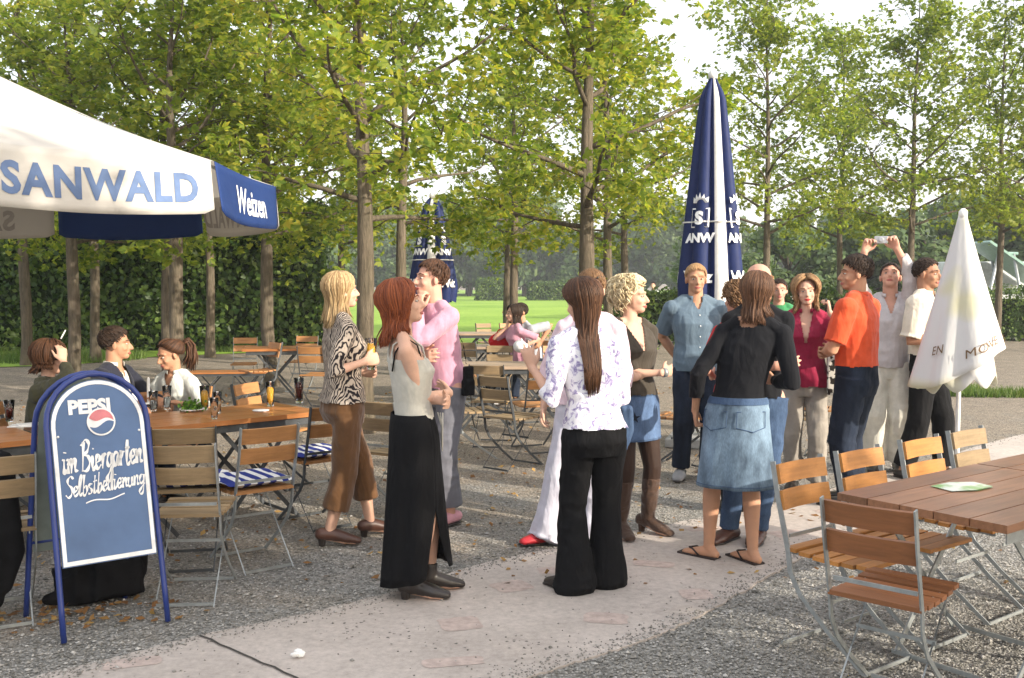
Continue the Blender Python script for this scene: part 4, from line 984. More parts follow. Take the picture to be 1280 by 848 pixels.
M_redshoe = simple('red_leather_shoe', (.45, .02, .03), .4, .5); M_flip = simple('flip_flop_rubber', (.03, .02, .018), .6, .3); M_trainer = simple('grey_trainer', (.25, .25, .26), .6, .3)
M_boot = cloth('brown_suede', (.065, .035, .022), .75, fold=.8, fs=(6, 6, 9), fdist=.02, sheen=.3)
FEM = [(.455, .085, .058, 0), (.50, .102, .070, -.008), (.54, .100, .068, -.004), (.60, .080, .056, .002), (.635, .075, .053, .002), (.70, .084, .060, .006), (.74, .089, .069, .014), (.78, .090, .056, .006), (.81, .082, .045, 0), (.832, .055, .037, -.002), (.85, .032, .031, -.002)]
MAL = [(.455, .084, .058, 0), (.50, .094, .066, -.004), (.54, .092, .066, 0), (.60, .088, .064, .002), (.64, .088, .064, .002), (.70, .096, .068, .004), (.74, .103, .070, .006), (.78, .104, .062, .002), (.81, .094, .048, 0), (.832, .06, .040, -.002), (.85, .036, .034, -.002)]
def ik(a, t, l1, l2, pole):
    a = Vector(a); t = Vector(t); d = t-a; L = min(d.length, (l1+l2)*.995); u = d.normalized(); t = a+u*L
    c = (l1*l1-l2*l2+L*L)/(2*L); h = math.sqrt(max(0, l1*l1-c*c)); p = Vector(pole); p = p-u*p.dot(u); p = p.normalized() if p.length > 1e-6 else V(0, 0, -1)
    return a+u*c+p*h, t
def XYZ(v, z): return v
def hand(b, wr, d, n, s, k, curl=.35, spread=.12, thumb=.6):
    """palm, four fingers and a thumb; d finger direction, n palm normal, s=+1 right"""
    d = Vector(d).normalized(); n = Vector(n); n = (n-d*n.dot(d)).normalized(); th = d.cross(n)*s
    L = .088*k; b.tube([wr-d*.02*k, wr+d*.02*k, wr+d*L*.55, wr+d*L], [(.026*k, .019*k), (.034*k, .016*k), (.041*k, .0155*k), (.040*k, .0125*k)], 12, ref=th, rnd=True)
    for i, (off, ln, back) in enumerate([(.031, .070, .0), (.0105, .079, .004), (-.0105, .073, .002), (-.030, .058, -.004)]):
        sp = off/.031*spread; p = wr+d*(L-.012*k+back*k)+th*off*k; dd = (d+th*sp).normalized(); pts = [p-dd*.01]; c = 0; cc = curl*(1+.15*i)
        for f_, q in ((.45, .6), (.31, 1.0), (.24, .8)):
            c += cc*q; v = dd*math.cos(c)+n*math.sin(c); pts.append(pts[-1]+v*ln*k*f_)
        b.tube(pts, [.0092*k, .0088*k, .008*k, .0066*k], 8, rnd=True)
    p = wr+d*.018*k+th*.026*k+n*.004; tv = (d*.72+th*.70+n*.25*(1+thumb)).normalized(); tv2 = (d*.9+th*.25+n*.5*thumb).normalized()
    b.tube([p, p+tv*.034*k, p+tv*.034*k+tv2*.028*k, p+tv*.034*k+tv2*.050*k], [.014*k, .0115*k, .0098*k, .0078*k], 8, rnd=True)
def person(label, at, yaw, H, sex='f', sk='fair', hip=None, lean=(0, 0), feet=None, arms=None, head=(0, 0, 0), hair=None, top=None, bottom=None, shoes=None, twist=0, vox=.007,
           lips=None, sunnies=None, build=1.0, group=None, face=True, girth=1.0, kneepole=None):
    P = G(*at) if len(at) == 2 else Vector(at); root = empty('person', (P.x, P.y, 0), -R(yaw), label, 'person', group); J = {'root': root}
    prof = FEM if sex == 'f' else MAL; hz = .52 if hip is None else hip[2]/H
    hc = V(0, 0, .52*H) if hip is None else Vector(hip); sc = hc+V(lean[0]*H, lean[1]*H, math.sqrt(max(.01, .30**2-lean[0]**2-lean[1]**2))*H)
    rt = Matrix.Rotation(-R(twist), 3, 'Z'); spine = (sc-hc).normalized()
    def cen(fr):
        t_ = (fr-.52)/.30
        if t_ < 0: return hc+V(0, 0, t_*.30*H)
        c = hc.lerp(sc, t_); c += V(0, 0, 0); return c+Vector((lean[0], lean[1], 0))*-.12*H*math.sin(math.pi*min(1, t_))
    def rotm(fr): return Matrix.Rotation(-R(twist)*max(0, min(1, (fr-.52)/.28)), 3, 'Z')
    def torso(b, z0, z1, inf=0.0, n=20, shape=None, hips=1.0):
        pts = []; rr = []
        rows = [r for r in prof if z0 <= r[0] <= z1]
        f = lambda z, i: float(np.interp(z, [r[0] for r in prof], [r[i] for r in prof]))
        zs = sorted(set([z0]+[r[0] for r in rows]+[z1]))
        vs = []; fs = []
        for z in zs:
            c = cen(z); m = rotm(z); hw = f(z, 1)*H*build+inf; hd = f(z, 2)*H*girth+inf; yo = f(z, 3)*H
            if shape: hw, hd = shape(z, hw, hd)
            if z < .56: hw *= hips
            for j in range(n):
                a = 2*math.pi*j/n; x = math.copysign(abs(math.cos(a))**.88, math.cos(a))*hw; y = math.copysign(abs(math.sin(a))**.92, math.sin(a))*hd+yo
                vs.append(c+m@V(x, y, 0))
        for i in range(len(zs)-1):
            for j in range(n): fs.append((i*n+j, i*n+(j+1) % n, (i+1)*n+(j+1) % n, (i+1)*n+j))
        fs.append(tuple(range(n-1, -1, -1))); fs.append(tuple((len(zs)-1)*n+j for j in range(n))); b.add(vs, fs)
    shw = (.098 if sex == 'f' else .112)*H*build; SH = {s: sc+rt@V(s*shw, -.004*H, -.012*H) for s in (-1, 1)}
    neck = sc+V(0, 0, .012*H)+spine*.012*H; hr = Matrix.Rotation(-R(twist+head[0]), 3, 'Z')@Matrix.Rotation(R(-head[1]), 3, 'X')@Matrix.Rotation(R(head[2]), 3, 'Y')
    hs = .128*H/.224 if H > 1.5 else 1.0; hs = .225*(.98 if sex == 'f' else 1.03)/.224*(H/1.70)**.4
    hcn = neck+V(lean[0], lean[1], 0)*.12*H+hr@V(0, .012, .038)+V(0, 0, .082*H); HD = lambda x, y, z: hcn+hr@(V(x, y, z)*hs)
    J.update(neck=neck, hc=hcn, hr=hr, hs=hs, HD=HD, sc=sc, hip=hc, cen=cen, rotm=rotm, prof=prof, H=H, SH=SH)
    # arms
    A = {}
    arms = arms or {}
    for s, key in ((-1, 'L'), (1, 'R')):
        a = arms.get(key, {}); wt = a.get('w', (s*.135, .03, .50)); wt = V(*wt)*H; el, wr = ik(SH[s], wt, .172*H, .150*H, a.get('pole', (s*.3, -1, -.1)))
        A[s] = (SH[s], el, wr, a.get('d', tuple((wr-el).normalized())), a.get('n', (-s, .2, 0)), a.get('curl', .35), a.get('spread', .12), a.get('thumb', .6)); J['W'+key] = wr; J['E'+key] = el
    # legs
    feet = feet or {}; LG = {}
    for s, key in ((-1, 'L'), (1, 'R')):
        f_ = feet.get(key, (s*.055*H, 0, 0, s*8)); fx, fy, fz, fa = f_; hj = hc+V(s*.052*H, 0, -.005*H); ank = V(fx, fy, fz+.045*H)
        heel = feet.get(key+'h', 0)
        kn, an = ik(hj, ank, .245*H, .232*H, (kneepole or {}).get(key, (s*.12, 1, 0))); LG[s] = (hj, kn, an, fa, heel, fz); J['K'+key] = kn; J['A'+key] = an
    k = H/1.70; g = 1.0 if sex == 'f' else 1.08
    # ---- body
    b = MB(); torso(b, .455, .85)
    nr = (.050 if sex == 'f' else .060)*k
    b.tube([neck-V(0, 0, .03*H), neck+V(0, 0, .015*H), HD(0, -.016, -.065), HD(0, -.014, -.02)], [nr*1.15, nr, nr*.98, nr*.95], 14)
    for s in (-1, 1): b.tube([neck+V(0, -.01, .012*H), neck.lerp(SH[s], .5)+V(0, -.008, .022*H), SH[s]+V(0, 0, .004*H)], [.036*k, .036*k, .036*k], 10, rnd=True)
    b.ell(HD(0, -.014, .036), (.076*hs, .096*hs, .078*hs), hr); b.ell(HD(0, .024, -.026), (.063*hs, .066*hs, .083*hs), hr)
    b.ell(HD(0, .058, -.082), (.034*hs, .034*hs, .027*hs), hr); b.ell(HD(0, .046, -.052), (.052*hs, .038*hs, .036*hs), hr)
    b.tube([HD(0, .078, .022), HD(0, .100, -.010), HD(0, .110, -.030)], [.009*hs, .011*hs, .0135*hs], 8, rnd=True); b.ell(HD(0, .092, -.033), (.019*hs, .014*hs, .011*hs), hr)
    for s in (-1, 1):
        b.tube([HD(s*.014, .086, .025), HD(s*.034, .080, .030), HD(s*.052, .064, .024)], .0085*hs, 6, rnd=True)
        b.ell(HD(s*.040, .058, -.030), (.020*hs, .024*hs, .020*hs), hr); b.ell(HD(s*.078, -.006, -.008), (.010*hs, .020*hs, .031*hs), hr@Matrix.Rotation(R(-s*18), 3, 'Z'))
    b.ell(HD(0, .083, -.058), (.024*hs, .012*hs, .010*hs), hr); b.ell(HD(0, .081, -.068), (.019*hs, .012*hs, .008*hs), hr)
    for s in (-1, 1):
        S0, el, wr, hd_, hn, cu, sp, tb = A[s]; ar = .9 if sex == 'f' else 1.12
        b.tube([S0, S0.lerp(el, .35), S0.lerp(el, .8), el, el.lerp(wr, .28), el.lerp(wr, .75), wr], [.046*k*ar, .045*k*ar, .037*k*ar, .035*k*ar, .037*k*ar, .027*k*ar, (.026*k*ar)], 12, rnd=True)
        hand(b, wr, hd_, hn, s, (1.0 if sex == 'f' else 1.1)*k, cu, sp, tb)
        hj, kn, an, fa, heel, fz = LG[s]
        b.tube([hj+V(0, 0, .02), hj.lerp(kn, .3), hj.lerp(kn, .8), kn, kn.lerp(an, .3), kn.lerp(an, .75), an], [.080*k*g, .078*k*g, .058*k*g, .052*k*g, .054*k*g, .038*k*g, .033*k*g], 14, rnd=True)
        fd = V(math.sin(R(fa)), math.cos(R(fa)), 0); hl = heel
        base = V(an.x, an.y, fz); b.tube([an, base-fd*.035*k+V(0, 0, .03+hl)], [.033*k, .03*k], 10, rnd=True)
        b.tube([base-fd*.045*k+V(0, 0, .030+hl), base+fd*.03*k+V(0, 0, .036+hl*.7), base+fd*.10*k+V(0, 0, .026+hl*.1), base+fd*.165*k+V(0, 0, .018)], [(.030*k, .028*k), (.034*k, .036), (.043*k, .024), (.036*k, .014)], 12, ref=V(fd.y, -fd.x, 0), rnd=True)
        J['F'+('L' if s < 0 else 'R')] = (base, fd, hl)
    o = b.fused('body', SK[sk], root, vox, 3)
    # ---- face
    if face:
        for s in (-1, 1):
            b = MB(); b.ell(HD(s*.031, .0745, .004), (.0125*hs, .010*hs, .0062*hs), hr, 10, 8); e = b.build('eye', M_eye, root, True)
            b = MB(); b.ell(HD(s*.031, .0828, .004), (.0060*hs, .0038*hs, .0055*hs), hr, 8, 6); b.build('iris', M_iris, e, True)
            b = MB(); b.tube([HD(s*.015, .091, .027), HD(s*.034, .087, .033), HD(s*.052, .069, .027)], .0032*hs, 5, rnd=True); b.build('eyebrow', HM[hair[1]] if hair and hair[1] in HM else HM['brown'], root, True)
        b = MB(); b.tube([HD(-.024, .086, -.0615), HD(-.008, .0955, -.060), HD(.008, .0955, -.060), HD(.024, .086, -.0615)], [.003*hs, .0055*hs, .0055*hs, .003*hs], 7, rnd=True)
        b.tube([HD(-.018, .087, -.067), HD(0, .0955, -.0695), HD(.018, .087, -.067)], [.003*hs, .0058*hs, .003*hs], 7, rnd=True); b.build('lips', lips or M_lip, root, True)
    # ---- hair
    if hair: make_hair(J, root, *hair)
    if sunnies:
        up = sunnies == 'up'; zz = .085 if up else .004; yb = .055 if up else .093; b = MB()
        for s in (-1, 1): b.ell(HD(s*.033, yb, zz), (.026*hs, .006*hs, .018*hs), hr@Matrix.Rotation(R(35 if up else 0), 3, 'X'), 12, 8); b.tube([HD(s*.055, yb-.005, zz), HD(s*.080, yb-.04, zz-.002), HD(s*.083, -.01, zz*.8+.008)], .003, 6)
        b.tube([HD(-.01, yb+.003, zz+.005), HD(.01, yb+.003, zz+.005)], .003, 6); b.build('sunglasses', M_specs, root, True)
    # ---- top
    if top:
        mt, z0, z1, slv, loose = top['m'], top.get('z0', .50), top.get('z1', .845), top.get('sleeve', 2.0), top.get('loose', .012)
        b = MB(); torso(b, z0-.012, z1+.012, loose, shape=top.get('shape') or (lambda z, hw, hd: (hw+(.010 if z < .61 and z0 < .57 else 0), hd+(.010 if z < .61 and z0 < .57 else 0))))
        ar = .9 if sex == 'f' else 1.12
        if top.get('under'):
            b2 = MB(); torso(b2, .50, .83, .006); b2.fused('undershirt', top['under'], root, .009, 3, lambda c_: vneck(.86, .80, .02)(c_, J)); top = dict(top, cm=top['under'])
        for s in (-1, 1):
            S0, el, wr = A[s][:3]; L_ = slv
            if slv > 0:
                b.tube([neck+V(0, -.01, .006*H), neck.lerp(SH[s], .5)+V(0, -.008, .020*H), SH[s]+V(0, 0, .004*H)], [(.036*k+loose*.8)]*3, 10, rnd=True)
                b.ell(S0, [.046*k*ar+loose*1.15]*3, None, 14, 9); pts = [S0]; rr_ = [.046*k*ar+loose]
                for q in (.4, .8, 1.0):
                    if q <= slv+1e-6: pts.append(S0.lerp(el, q)); rr_.append((.045, .039, .037)[(.4, .8, 1.0).index(q)]*k*ar+loose*(1.2 if slv < 1.01 else 1))
                if 0 < slv < 1 and slv not in (.4, .8): pts.append(S0.lerp(el, slv)); rr_.append(.042*k*ar+loose*1.4)
                if slv > 1:
                    for q in (.3, .7, .96):
                        if q <= slv-1+1e-6: pts.append(el.lerp(wr, q)); rr_.append((.038, .031, .027)[(.3, .7, .96).index(q)]*k*ar+loose*top.get('cuff', .8))
                b.tube(pts, rr_, 12)
            elif top.get('straps', True):
                x = .052*H; b.tube([cen(.76)+rt@V(s*x, .058*H, 0), cen(.80)+rt@V(s*x, .050*H, .015*H), cen(.83)+rt@V(s*x*1.0, .01*H, .025*H), cen(.81)+rt@V(s*x, -.04*H, .012*H), cen(.76)+rt@V(s*x, -.055*H, 0)], [(.016, .008)]*5, 8, ref=V(1, 0, 0))
        hz_ = cen(z0).z; cutf = top.get('cut'); zt_ = cen(z1).z if z1 < .84 else 9
        def cut(co):
            m = co[:, 2] < hz_+.004*np.sin(np.arctan2(co[:, 1], co[:, 0])*7)
            if top.get('sitcut'): m = m & False
            if cutf: m = m | cutf(co, J)
            return m
        o = b.fused('shirt' if not top.get('name') else top['name'], mt, root, vox*1.1, 3, cut, lambda c_: np.array([wrinkle(q, top.get('wr', .010)) for q in c_]))
        if top.get('collar'):
            b = MB(); nrr = nr+.012; ring = []
            for q in range(17): a = math.radians(-150+300*q/16)-math.pi/2; ring.append(neck+V(nrr*math.cos(a)*1.05, nrr*math.sin(a)*1.0, .022*H-.012*max(0, math.sin(a))*H/1.7))
            b.strip(ring, .032, .004, V(0, 0, 1)); c_ = b.build('collar', top.get('cm', mt), root, True)
        if top.get('buttons'):
            b = MB()
            for z in (.78, .73, .68, .63, .58, .53): q = cen(z); y = float(np.interp(z, [r[0] for r in prof], [r[2]+r[3] for r in prof]))*H*girth+loose+.004; b.ell(q+rotm(z)@V(0, y, 0), (.006, .003, .006), None, 8, 6)
            b.build('buttons', M_white, root, True)
    # ---- bottom
    if bottom:
        kd = bottom['kind']; mt = bottom['m']; zw = bottom.get('zw', .585)
        if kd == 'trousers':
            fl = bottom.get('r', (.092, .070, .066, .062)); end = bottom.get('end', .96); b = MB(); torso(b, .455, zw, bottom.get('loose', .013))
            for s in (-1, 1):
                hj, kn, an = LG[s][:3]; pts = [hj+V(0, 0, .03), hj.lerp(kn, .45), kn+V(0, 0, 0)]; rr_ = [fl[0]*k*g, (fl[0]*.55+fl[1]*.45)*k*g, fl[1]*k*g]
                pts += [kn.lerp(an, .5), kn.lerp(an, end)]; rr_ += [fl[2]*k*g, fl[3]*k*g]
                if bottom.get('floor'): pts[-1] = V(an.x, an.y, .05); pts.append(V(an.x+math.sin(R(LG[s][3]))*.02, an.y+math.cos(R(LG[s][3]))*.03, .012)); rr_.append(fl[3]*k*g*1.05)
                b.tube(pts, rr_, 14)
            o = b.fused('trousers', mt, root, vox*1.15, 3, None, lambda c_: np.array([wrinkle(q, .011) for q in c_]))
        else:
            zh, rw, rh, dp = bottom['zh'], bottom.get('rw', .088), bottom.get('rh', .12), bottom.get('dp', .75); n = 64; vs = []; fs = []; m_ = 22; yo = -.004*H
            for j in range(m_+1):
                u = j/m_; z = zw+(zh-zw)*u; f = lambda zz, i: float(np.interp(zz, [r[0] for r in prof], [r[i] for r in prof])); c = cen(max(z, .456)) if z > .456 else cen(.456)
                hw = (f(max(z, .50), 1)*H*build+.012)*(1-u)+rh*H*u if z > .50 else None
                hipw = .102*H*build+.019; hipd = .070*H+.019
                if z > .50: a_, d_ = f(z, 1)*H*build+.019, f(z, 2)*H*girth+.019
                else: q = (.50-z)/(.50-zh); a_, d_ = hipw+(rh*H-hipw)*q, hipd+(rh*dp*H-hipd)*q
                for i in range(n):
                    th = 2*math.pi*i/n
                    if 'slitf' in bottom: wsl = math.radians(bottom['slitf'][1](u)); th = math.radians(bottom['slitf'][0])+wsl+(2*math.pi-2*wsl)*i/(n-1)
                    fo = bottom.get('fold', .006)*u*(math.sin(th*5+u*1.5)+.6*math.sin(th*9+2)+.5*math.sin(th*3+u*3))
                    hem = bottom['hem'](th) if 'hem' in bottom else 0
                    vs.append(V(c.x+(a_+fo)*math.cos(th), c.y+yo+(d_+fo)*math.sin(th), (z*H if hip is None else c.z-(max(z, .456)-z)*H)+hem*u**3))
            slit = bottom.get('slit')
            for j in range(m_):
                for i in range(n):
                    if 'slitf' in bottom and i == n-1: continue
                    fs.append((j*n+i, (j+1)*n+i, (j+1)*n+(i+1) % n, j*n+(i+1) % n))
            b = MB(); b.add(vs, fs); o = b.build('skirt', mt, root, True); m = o.modifiers.new('t', 'SOLIDIFY'); m.thickness = .004
            if bottom.get('seams'):
                cc3 = sum((Vector(v_) for v_ in vs[:n]), Vector())/n
                for nm, j0, j1 in (('waistband', 0, 1.6), ('hem_stitch', m_-.9, m_-.75)):
                    b = MB(); up_ = []
                    for jj in (j0, j1):
                        i0 = int(jj); fr_ = jj-i0
                        for i in range(n): p = vs[i0*n+i].lerp(vs[min(m_, i0+1)*n+i], fr_); ce = Vector((c.x, c.y+yo, p.z)); up_.append(p+(p-ce).normalized()*.005)
                    b.add(up_, [(i, n+i, n+(i+1) % n, (i+1) % n) for i in range(n)]); b.build(nm, bottom['seams'], o, True)
                for s in (-1, 1):
                    for th0 in (-90+s*34,):
                        b = MB(); i1 = int((th0 % 360)/360*n); cs = [(i1-5, 3.2), (i1+5, 3.2), (i1+5, 7.0), (i1, 8.0), (i1-5, 7.0), (i1-5, 3.2)]; pp_ = []
                        for ii, jj in cs: i0 = int(jj); p = vs[i0*n+ii % n].lerp(vs[(i0+1)*n+ii % n], jj-i0); ce = Vector((c.x, c.y+yo, p.z)); pp_.append(p+(p-ce).normalized()*.006)
                        b.tube(pp_, .0028, 5); b.build('pocket', bottom['seams'], o)
        if bottom.get('belt'):
            b = MB(); ring = []; z = zw-.01
            for q in range(33):
                a = 2*math.pi*q/32; f = lambda i: float(np.interp(z, [r[0] for r in prof], [r[i] for r in prof])); ring.append(cen(z)+V((f(1)*H*build+.016)*math.cos(a), (f(2)*H*girth+.016)*math.sin(a), 0))
            b.strip(ring, .032, .004, V(0, 0, 1)); b.build('belt', M_sole, root, True); 
            b = MB(); b.box(cen(z)+V(0, float(np.interp(z, [r[0] for r in prof], [r[2] for r in prof]))*H*girth+.02, 0), (.04, .006, .032)); b.build('buckle', M_steel, root, bevel=.002)
    # ---- shoes
    if shoes:
        kd, mt = shoes[:2]; hgt = shoes[2] if len(shoes) > 2 else 0
        for s, key in ((-1, 'L'), (1, 'R')):
            base, fd, hl = J['F'+key]; sd2 = V(fd.y, -fd.x, 0); b = MB(); an = LG[s][2]; w2 = k*(1.0 if sex == 'f' else 1.12)
            if kd == 'flip':
                b.strip([base-fd*.062+V(0, 0, .010), base+fd*.03+V(0, 0, .009), base+fd*.10+V(0, 0, .009), base+fd*.20+V(0, 0, .009)], .082, .014, sd2); sh = b.build('flip_flop', mt, root, bevel=.005)
                for q in (-1, 1): b = MB(); b.tube([base+fd*.135+V(0, 0, .045), base+fd*.10+sd2*q*.030+V(0, 0, .052), base+fd*.045+sd2*q*.043+V(0, 0, .018)], .0055, 6); b.build('strap', mt, sh, True)
                continue
            b.tube([base-fd*.055*w2+V(0, 0, .042+hl), base+fd*.02*w2+V(0, 0, .045+hl*.8), base+fd*.11*w2+V(0, 0, .036+hl*.2), base+fd*.185*w2+V(0, 0, .026)], [(.038*w2, .040), (.041*w2, .044), (.050*w2, .036), (.038*w2, .022)], 14, ref=sd2, rnd=True)
            if kd in ('boot', 'ankle'):
                kn = LG[s][1]; tp = an.lerp(kn, .82 if kd == 'boot' else .22); b.tube([base-fd*.01+V(0, 0, .05+hl), an, an.lerp(kn, .35), tp] if kd == 'boot' else [base-fd*.01+V(0, 0, .05+hl), an, tp], [.046*w2, .043*w2, .056*w2, .064*w2] if kd == 'boot' else [.046*w2, .043*w2, .045*w2], 14)
            zs_ = base.z+.004
            sh = b.fused('boot' if kd == 'boot' else 'shoe', mt, root, .007, 3, None, (lambda c_: np.array([wrinkle(q*2, .006) for q in c_])) if kd == 'boot' else None)
            b = MB()
            if hl > .02: b.tube([base-fd*.045*w2+V(0, 0, 0), base-fd*.042*w2+V(0, 0, hl+.02)], [.020, .030], 10); b.build('heel', mt if kd == 'boot' else M_sole, sh)
            else: b.tube([base-fd*.07*w2+V(0, 0, .011), base+fd*.02*w2+V(0, 0, .011), base+fd*.11*w2+V(0, 0, .011), base+fd*.205*w2+V(0, 0, .013)], [(.034*w2, .009), (.038*w2, .010), (.050*w2, .010), (.028*w2, .008)], 14, ref=sd2, rnd=False); b.build('sole', M_sole, sh, True)
    J['A'] = A; J['LG'] = LG
    bpy.context.view_layer.update()
    J['world'] = lambda p: Matrix.Translation(V(P.x, P.y, 0))@Matrix.Rotation(-R(yaw), 4, 'Z')@Vector(p)
    return J
def wrinkle(q, a):
    q = Vector(q); return a*(noise.noise(q*V3(9, 9, 5))+.6*noise.noise(q*V3(22, 22, 9)+Vector((3, 1, 7))))
class V3:
    def __init__(s, *a): s.a = a
    def __rmul__(s, v): return Vector((v[0]*s.a[0], v[1]*s.a[1], v[2]*s.a[2]))
Vector_mul = Vector.__mul__
def wrinkle(q, a):
    p = Vector((q[0]*9, q[1]*9, q[2]*5)); p2 = Vector((q[0]*22+3, q[1]*22+1, q[2]*9+7)); return a*(.7*noise.noise(p)+.4*noise.noise(p2)+1.3*(.42-abs(noise.noise(Vector((q[0]*7+q[2]*3, q[1]*7+q[2]*2+5, q[2]*10-q[0]*3))))*1.5)*max(0, noise.noise(Vector((q[0]*4+9, q[1]*4, q[2]*4)))+.35))

def hl_elev(a, style):
    """hairline elevation (deg) by azimuth from the front"""
    a = abs(a); base = np.interp(a, [0, 35, 62, 80, 95, 125, 180], [42, 36, 14, -6, -22, -38, -42]); return float(base)
def make_hair(J, root, style, colr, L=.3, n=240, seed=1, vol=1.0):
    rr = random.Random(seed*7+len(style)); hs = J['hs']; HD = J['HD']; m = HM[colr]; rx, ry, rz = .083, .103, .086; cx, cy, cz = 0, -.016, .036
    rx *= .98+.02*vol; ex = .008*vol if style != 'short' else .003
    def S(a, e, out=0):
        a = math.radians(a); e = math.radians(e); return HD(cx+(rx+ex+out)*math.cos(e)*math.sin(a), cy+(ry+ex+out)*math.cos(e)*math.cos(a), cz+(rz+ex+out)*math.sin(e))
    # scalp cap
    vs = []; fs = []; na, ne = 40, 9
    for i in range(na):
        a = -180+360*i/na; e0 = hl_elev(a, style)
        for j in range(ne+1): e = e0+(90-e0)*j/ne; vs.append(S(a, e, -.004))
    for i in range(na):
        for j in range(ne): k = i*(ne+1)+j; k2 = ((i+1) % na)*(ne+1)+j; fs.append((k, k+1, k2+1, k2))
    if style == 'bald':
        b = MB()
        for q in range(260):
            a = rr.choice([-1, 1])*rr.uniform(80, 180); e = rr.uniform(-35, 8); p = S(a, e, -.008); b.tube([p, S(a*1.02, e-6, -.004), S(a*1.03, e-11, -.007)], [.005, .004, .001], 4)
        b.build('hair', m, root, True); return
    b = MB(); b.add(vs, [f[::-1] for f in fs])
    def body_push(p):
        H = J['H']; prof = J['prof']
        zf = .52+(p.z-J['hip'].z)/(J['sc'].z-J['hip'].z)*.30
        if zf < .85:
            zf2 = max(.5, zf); c = J['cen'](zf2); q = J['rotm'](zf2).inverted()@(p-c); hw = float(np.interp(zf2, [r[0] for r in prof], [r[1] for r in prof]))*H+.022; hd = float(np.interp(zf2, [r[0] for r in prof], [r[2] for r in prof]))*H+.022
            d = math.hypot(q.x/hw, q.y/hd)
            if 0 < d < 1 and q.y < .035: q.y = -hd*math.sqrt(max(0, 1-(q.x/hw)**2))+q.y*.12
            elif 0 < d < 1: q.x /= d; q.y /= d
            p = c+J['rotm'](zf2)@q; p.z = c.z+q.z
        return p
    if style in ('short', 'buzz'):
        ln = 1.0 if style == 'short' else .5
        for q in range(n*5):
            a = rr.uniform(-180, 180); e0 = hl_elev(a, style); e = e0+(90-e0)*rr.random()**.8
            ar_, er_ = math.radians(a), math.radians(e); u = V(math.cos(er_)*math.sin(ar_), math.cos(er_)*math.cos(ar_), math.sin(er_)); cw = V(.12, -.62, .78).normalized()
            tg = u*u.dot(cw)-cw; tg = tg.normalized() if tg.length > .02 else V(0, 1, 0); tg = (tg+u.cross(tg)*rr.gauss(.15, .28)).normalized(); la = rr.uniform(.22, .42)*ln; o0 = rr.uniform(0, .003)*vol; pts = []
            for t_ in (0, .35, .7, 1):
                q3 = (u+tg*la*t_).normalized(); ou = ex-.003+o0+(.003*vol*math.sin(t_*2.6)-.003*t_+(.007*vol*max(0, math.sin(er_))))*ln
                pts.append(HD(cx+(rx+ou)*q3.x, cy+(ry+ou)*q3.y, cz+(rz+ou)*q3.z))
            b.tube(pts, [.0036, .0042, .0032, .001], 4)
        b.build('hair', m, root, True); return
    if style == 'curly':
        for q in range(n*4):
            a = rr.uniform(-180, 180); e0 = hl_elev(a, style)+4; e = e0+(90-e0)*rr.random()**.7; pts = []; ph = rr.uniform(0, 6); am = .010*vol
            hang = L*rr.uniform(.3, 1) if abs(a) > 62 else .03
            p = S(a, e); out = (p-HD(cx, cy, cz)).normalized(); tang = V(0, 0, -1)-out*out.dot(V(0, 0, -1)); tang = tang.normalized() if tang.length > .01 else V(rr.uniform(-1, 1), rr.uniform(-1, 1), 0).normalized(); sd2 = out.cross(tang)
            for k in range(9): t_ = k/8; pts.append(p+tang*hang*t_+out*(.012*math.sin(t_*2.6)*vol+am*math.cos(ph+t_*9))+sd2*am*math.sin(ph+t_*9))
            b.tube([body_push(x) for x in pts], [.004, .005, .0055, .0055, .005, .0048, .0045, .003, .0012], 5)
        b.build('hair', m, root, True); return
    if style == 'ponytail':
        knot = HD(0, -.128, .045)
        for q in range(n):
            a = rr.uniform(-180, 180); e0 = hl_elev(a, style); p = [S(a, e0+2)]; s = 1 if a > 0 else -1; e = e0
            for t_ in (.2, .4, .6, .8): aa = a+(s*180-a)*t_; ee = e0+(12-e0)*t_+38*math.sin(math.pi*t_)*(1-abs(a)/180); p.append(S(aa, ee, .002+.003*rr.random()))
            p.append(knot); b.tube(p, [.004, .006, .006, .006, .006, .005], 5)
        hp = b.build('hair', m, root, True); b = MB(); back = J['hr']@V(0, -1, 0)
        for q in range(70):
            o_ = V(rr.gauss(0, .008), rr.gauss(0, .008), rr.gauss(0, .008)); o2 = V(rr.gauss(0, .018), rr.gauss(0, .018), 0)
            p = [knot+o_*.5, knot+back*.045+V(0, 0, .012)+o_, knot+back*.075+V(0, 0, -.04)+o_+o2*.6, knot+back*.08+V(0, 0, -.12)+o2, knot+back*.06+V(0, 0, -L*rr.uniform(.75, 1.05))+o2*1.4]
            b.tube([body_push(x) for x in p], [.006, .008, .008, .007, .002], 5)
        b.build('ponytail', m, root, True); return
    # long hair: parting on top, falls behind the face
    amin = 98 if L > .3 else 66 if L > .2 else 60; layers = int(n*2.3)
    for q in range(layers):
        a0 = rr.choice([-1, 1])*rr.uniform(2, 180); s = 1 if a0 > 0 else -1; a1 = s*max(abs(a0), amin+rr.uniform(0, 22)) if abs(a0) < amin+20 else a0+rr.uniform(-5, 5)
        e0 = rr.uniform(60, 88) if abs(a0) > 40 or rr.random() < .5 else hl_elev(a0, style)+rr.uniform(4, 20); pts = []; out = rr.uniform(0, .010)*vol; e1 = -28
        for k in range(6): t_ = k/5; pts.append(S(a0+(a1-a0)*t_**.7, e0+(e1-e0)*t_**1.1, out+.006*math.sin(t_*3)*vol))
        ln = (L+(.04 if abs(a1) > 120 else 0))*rr.uniform(.82, 1.04); p = pts[-1].copy(); cc = HD(0, -.03, 0); outv = Vector((p.x-cc.x, p.y-cc.y, 0)); outv.normalize()
        d = V(0, 0, -1); w1 = rr.uniform(0, 6); fly = rr.uniform(.0, .025) if rr.random() < .08 else 0
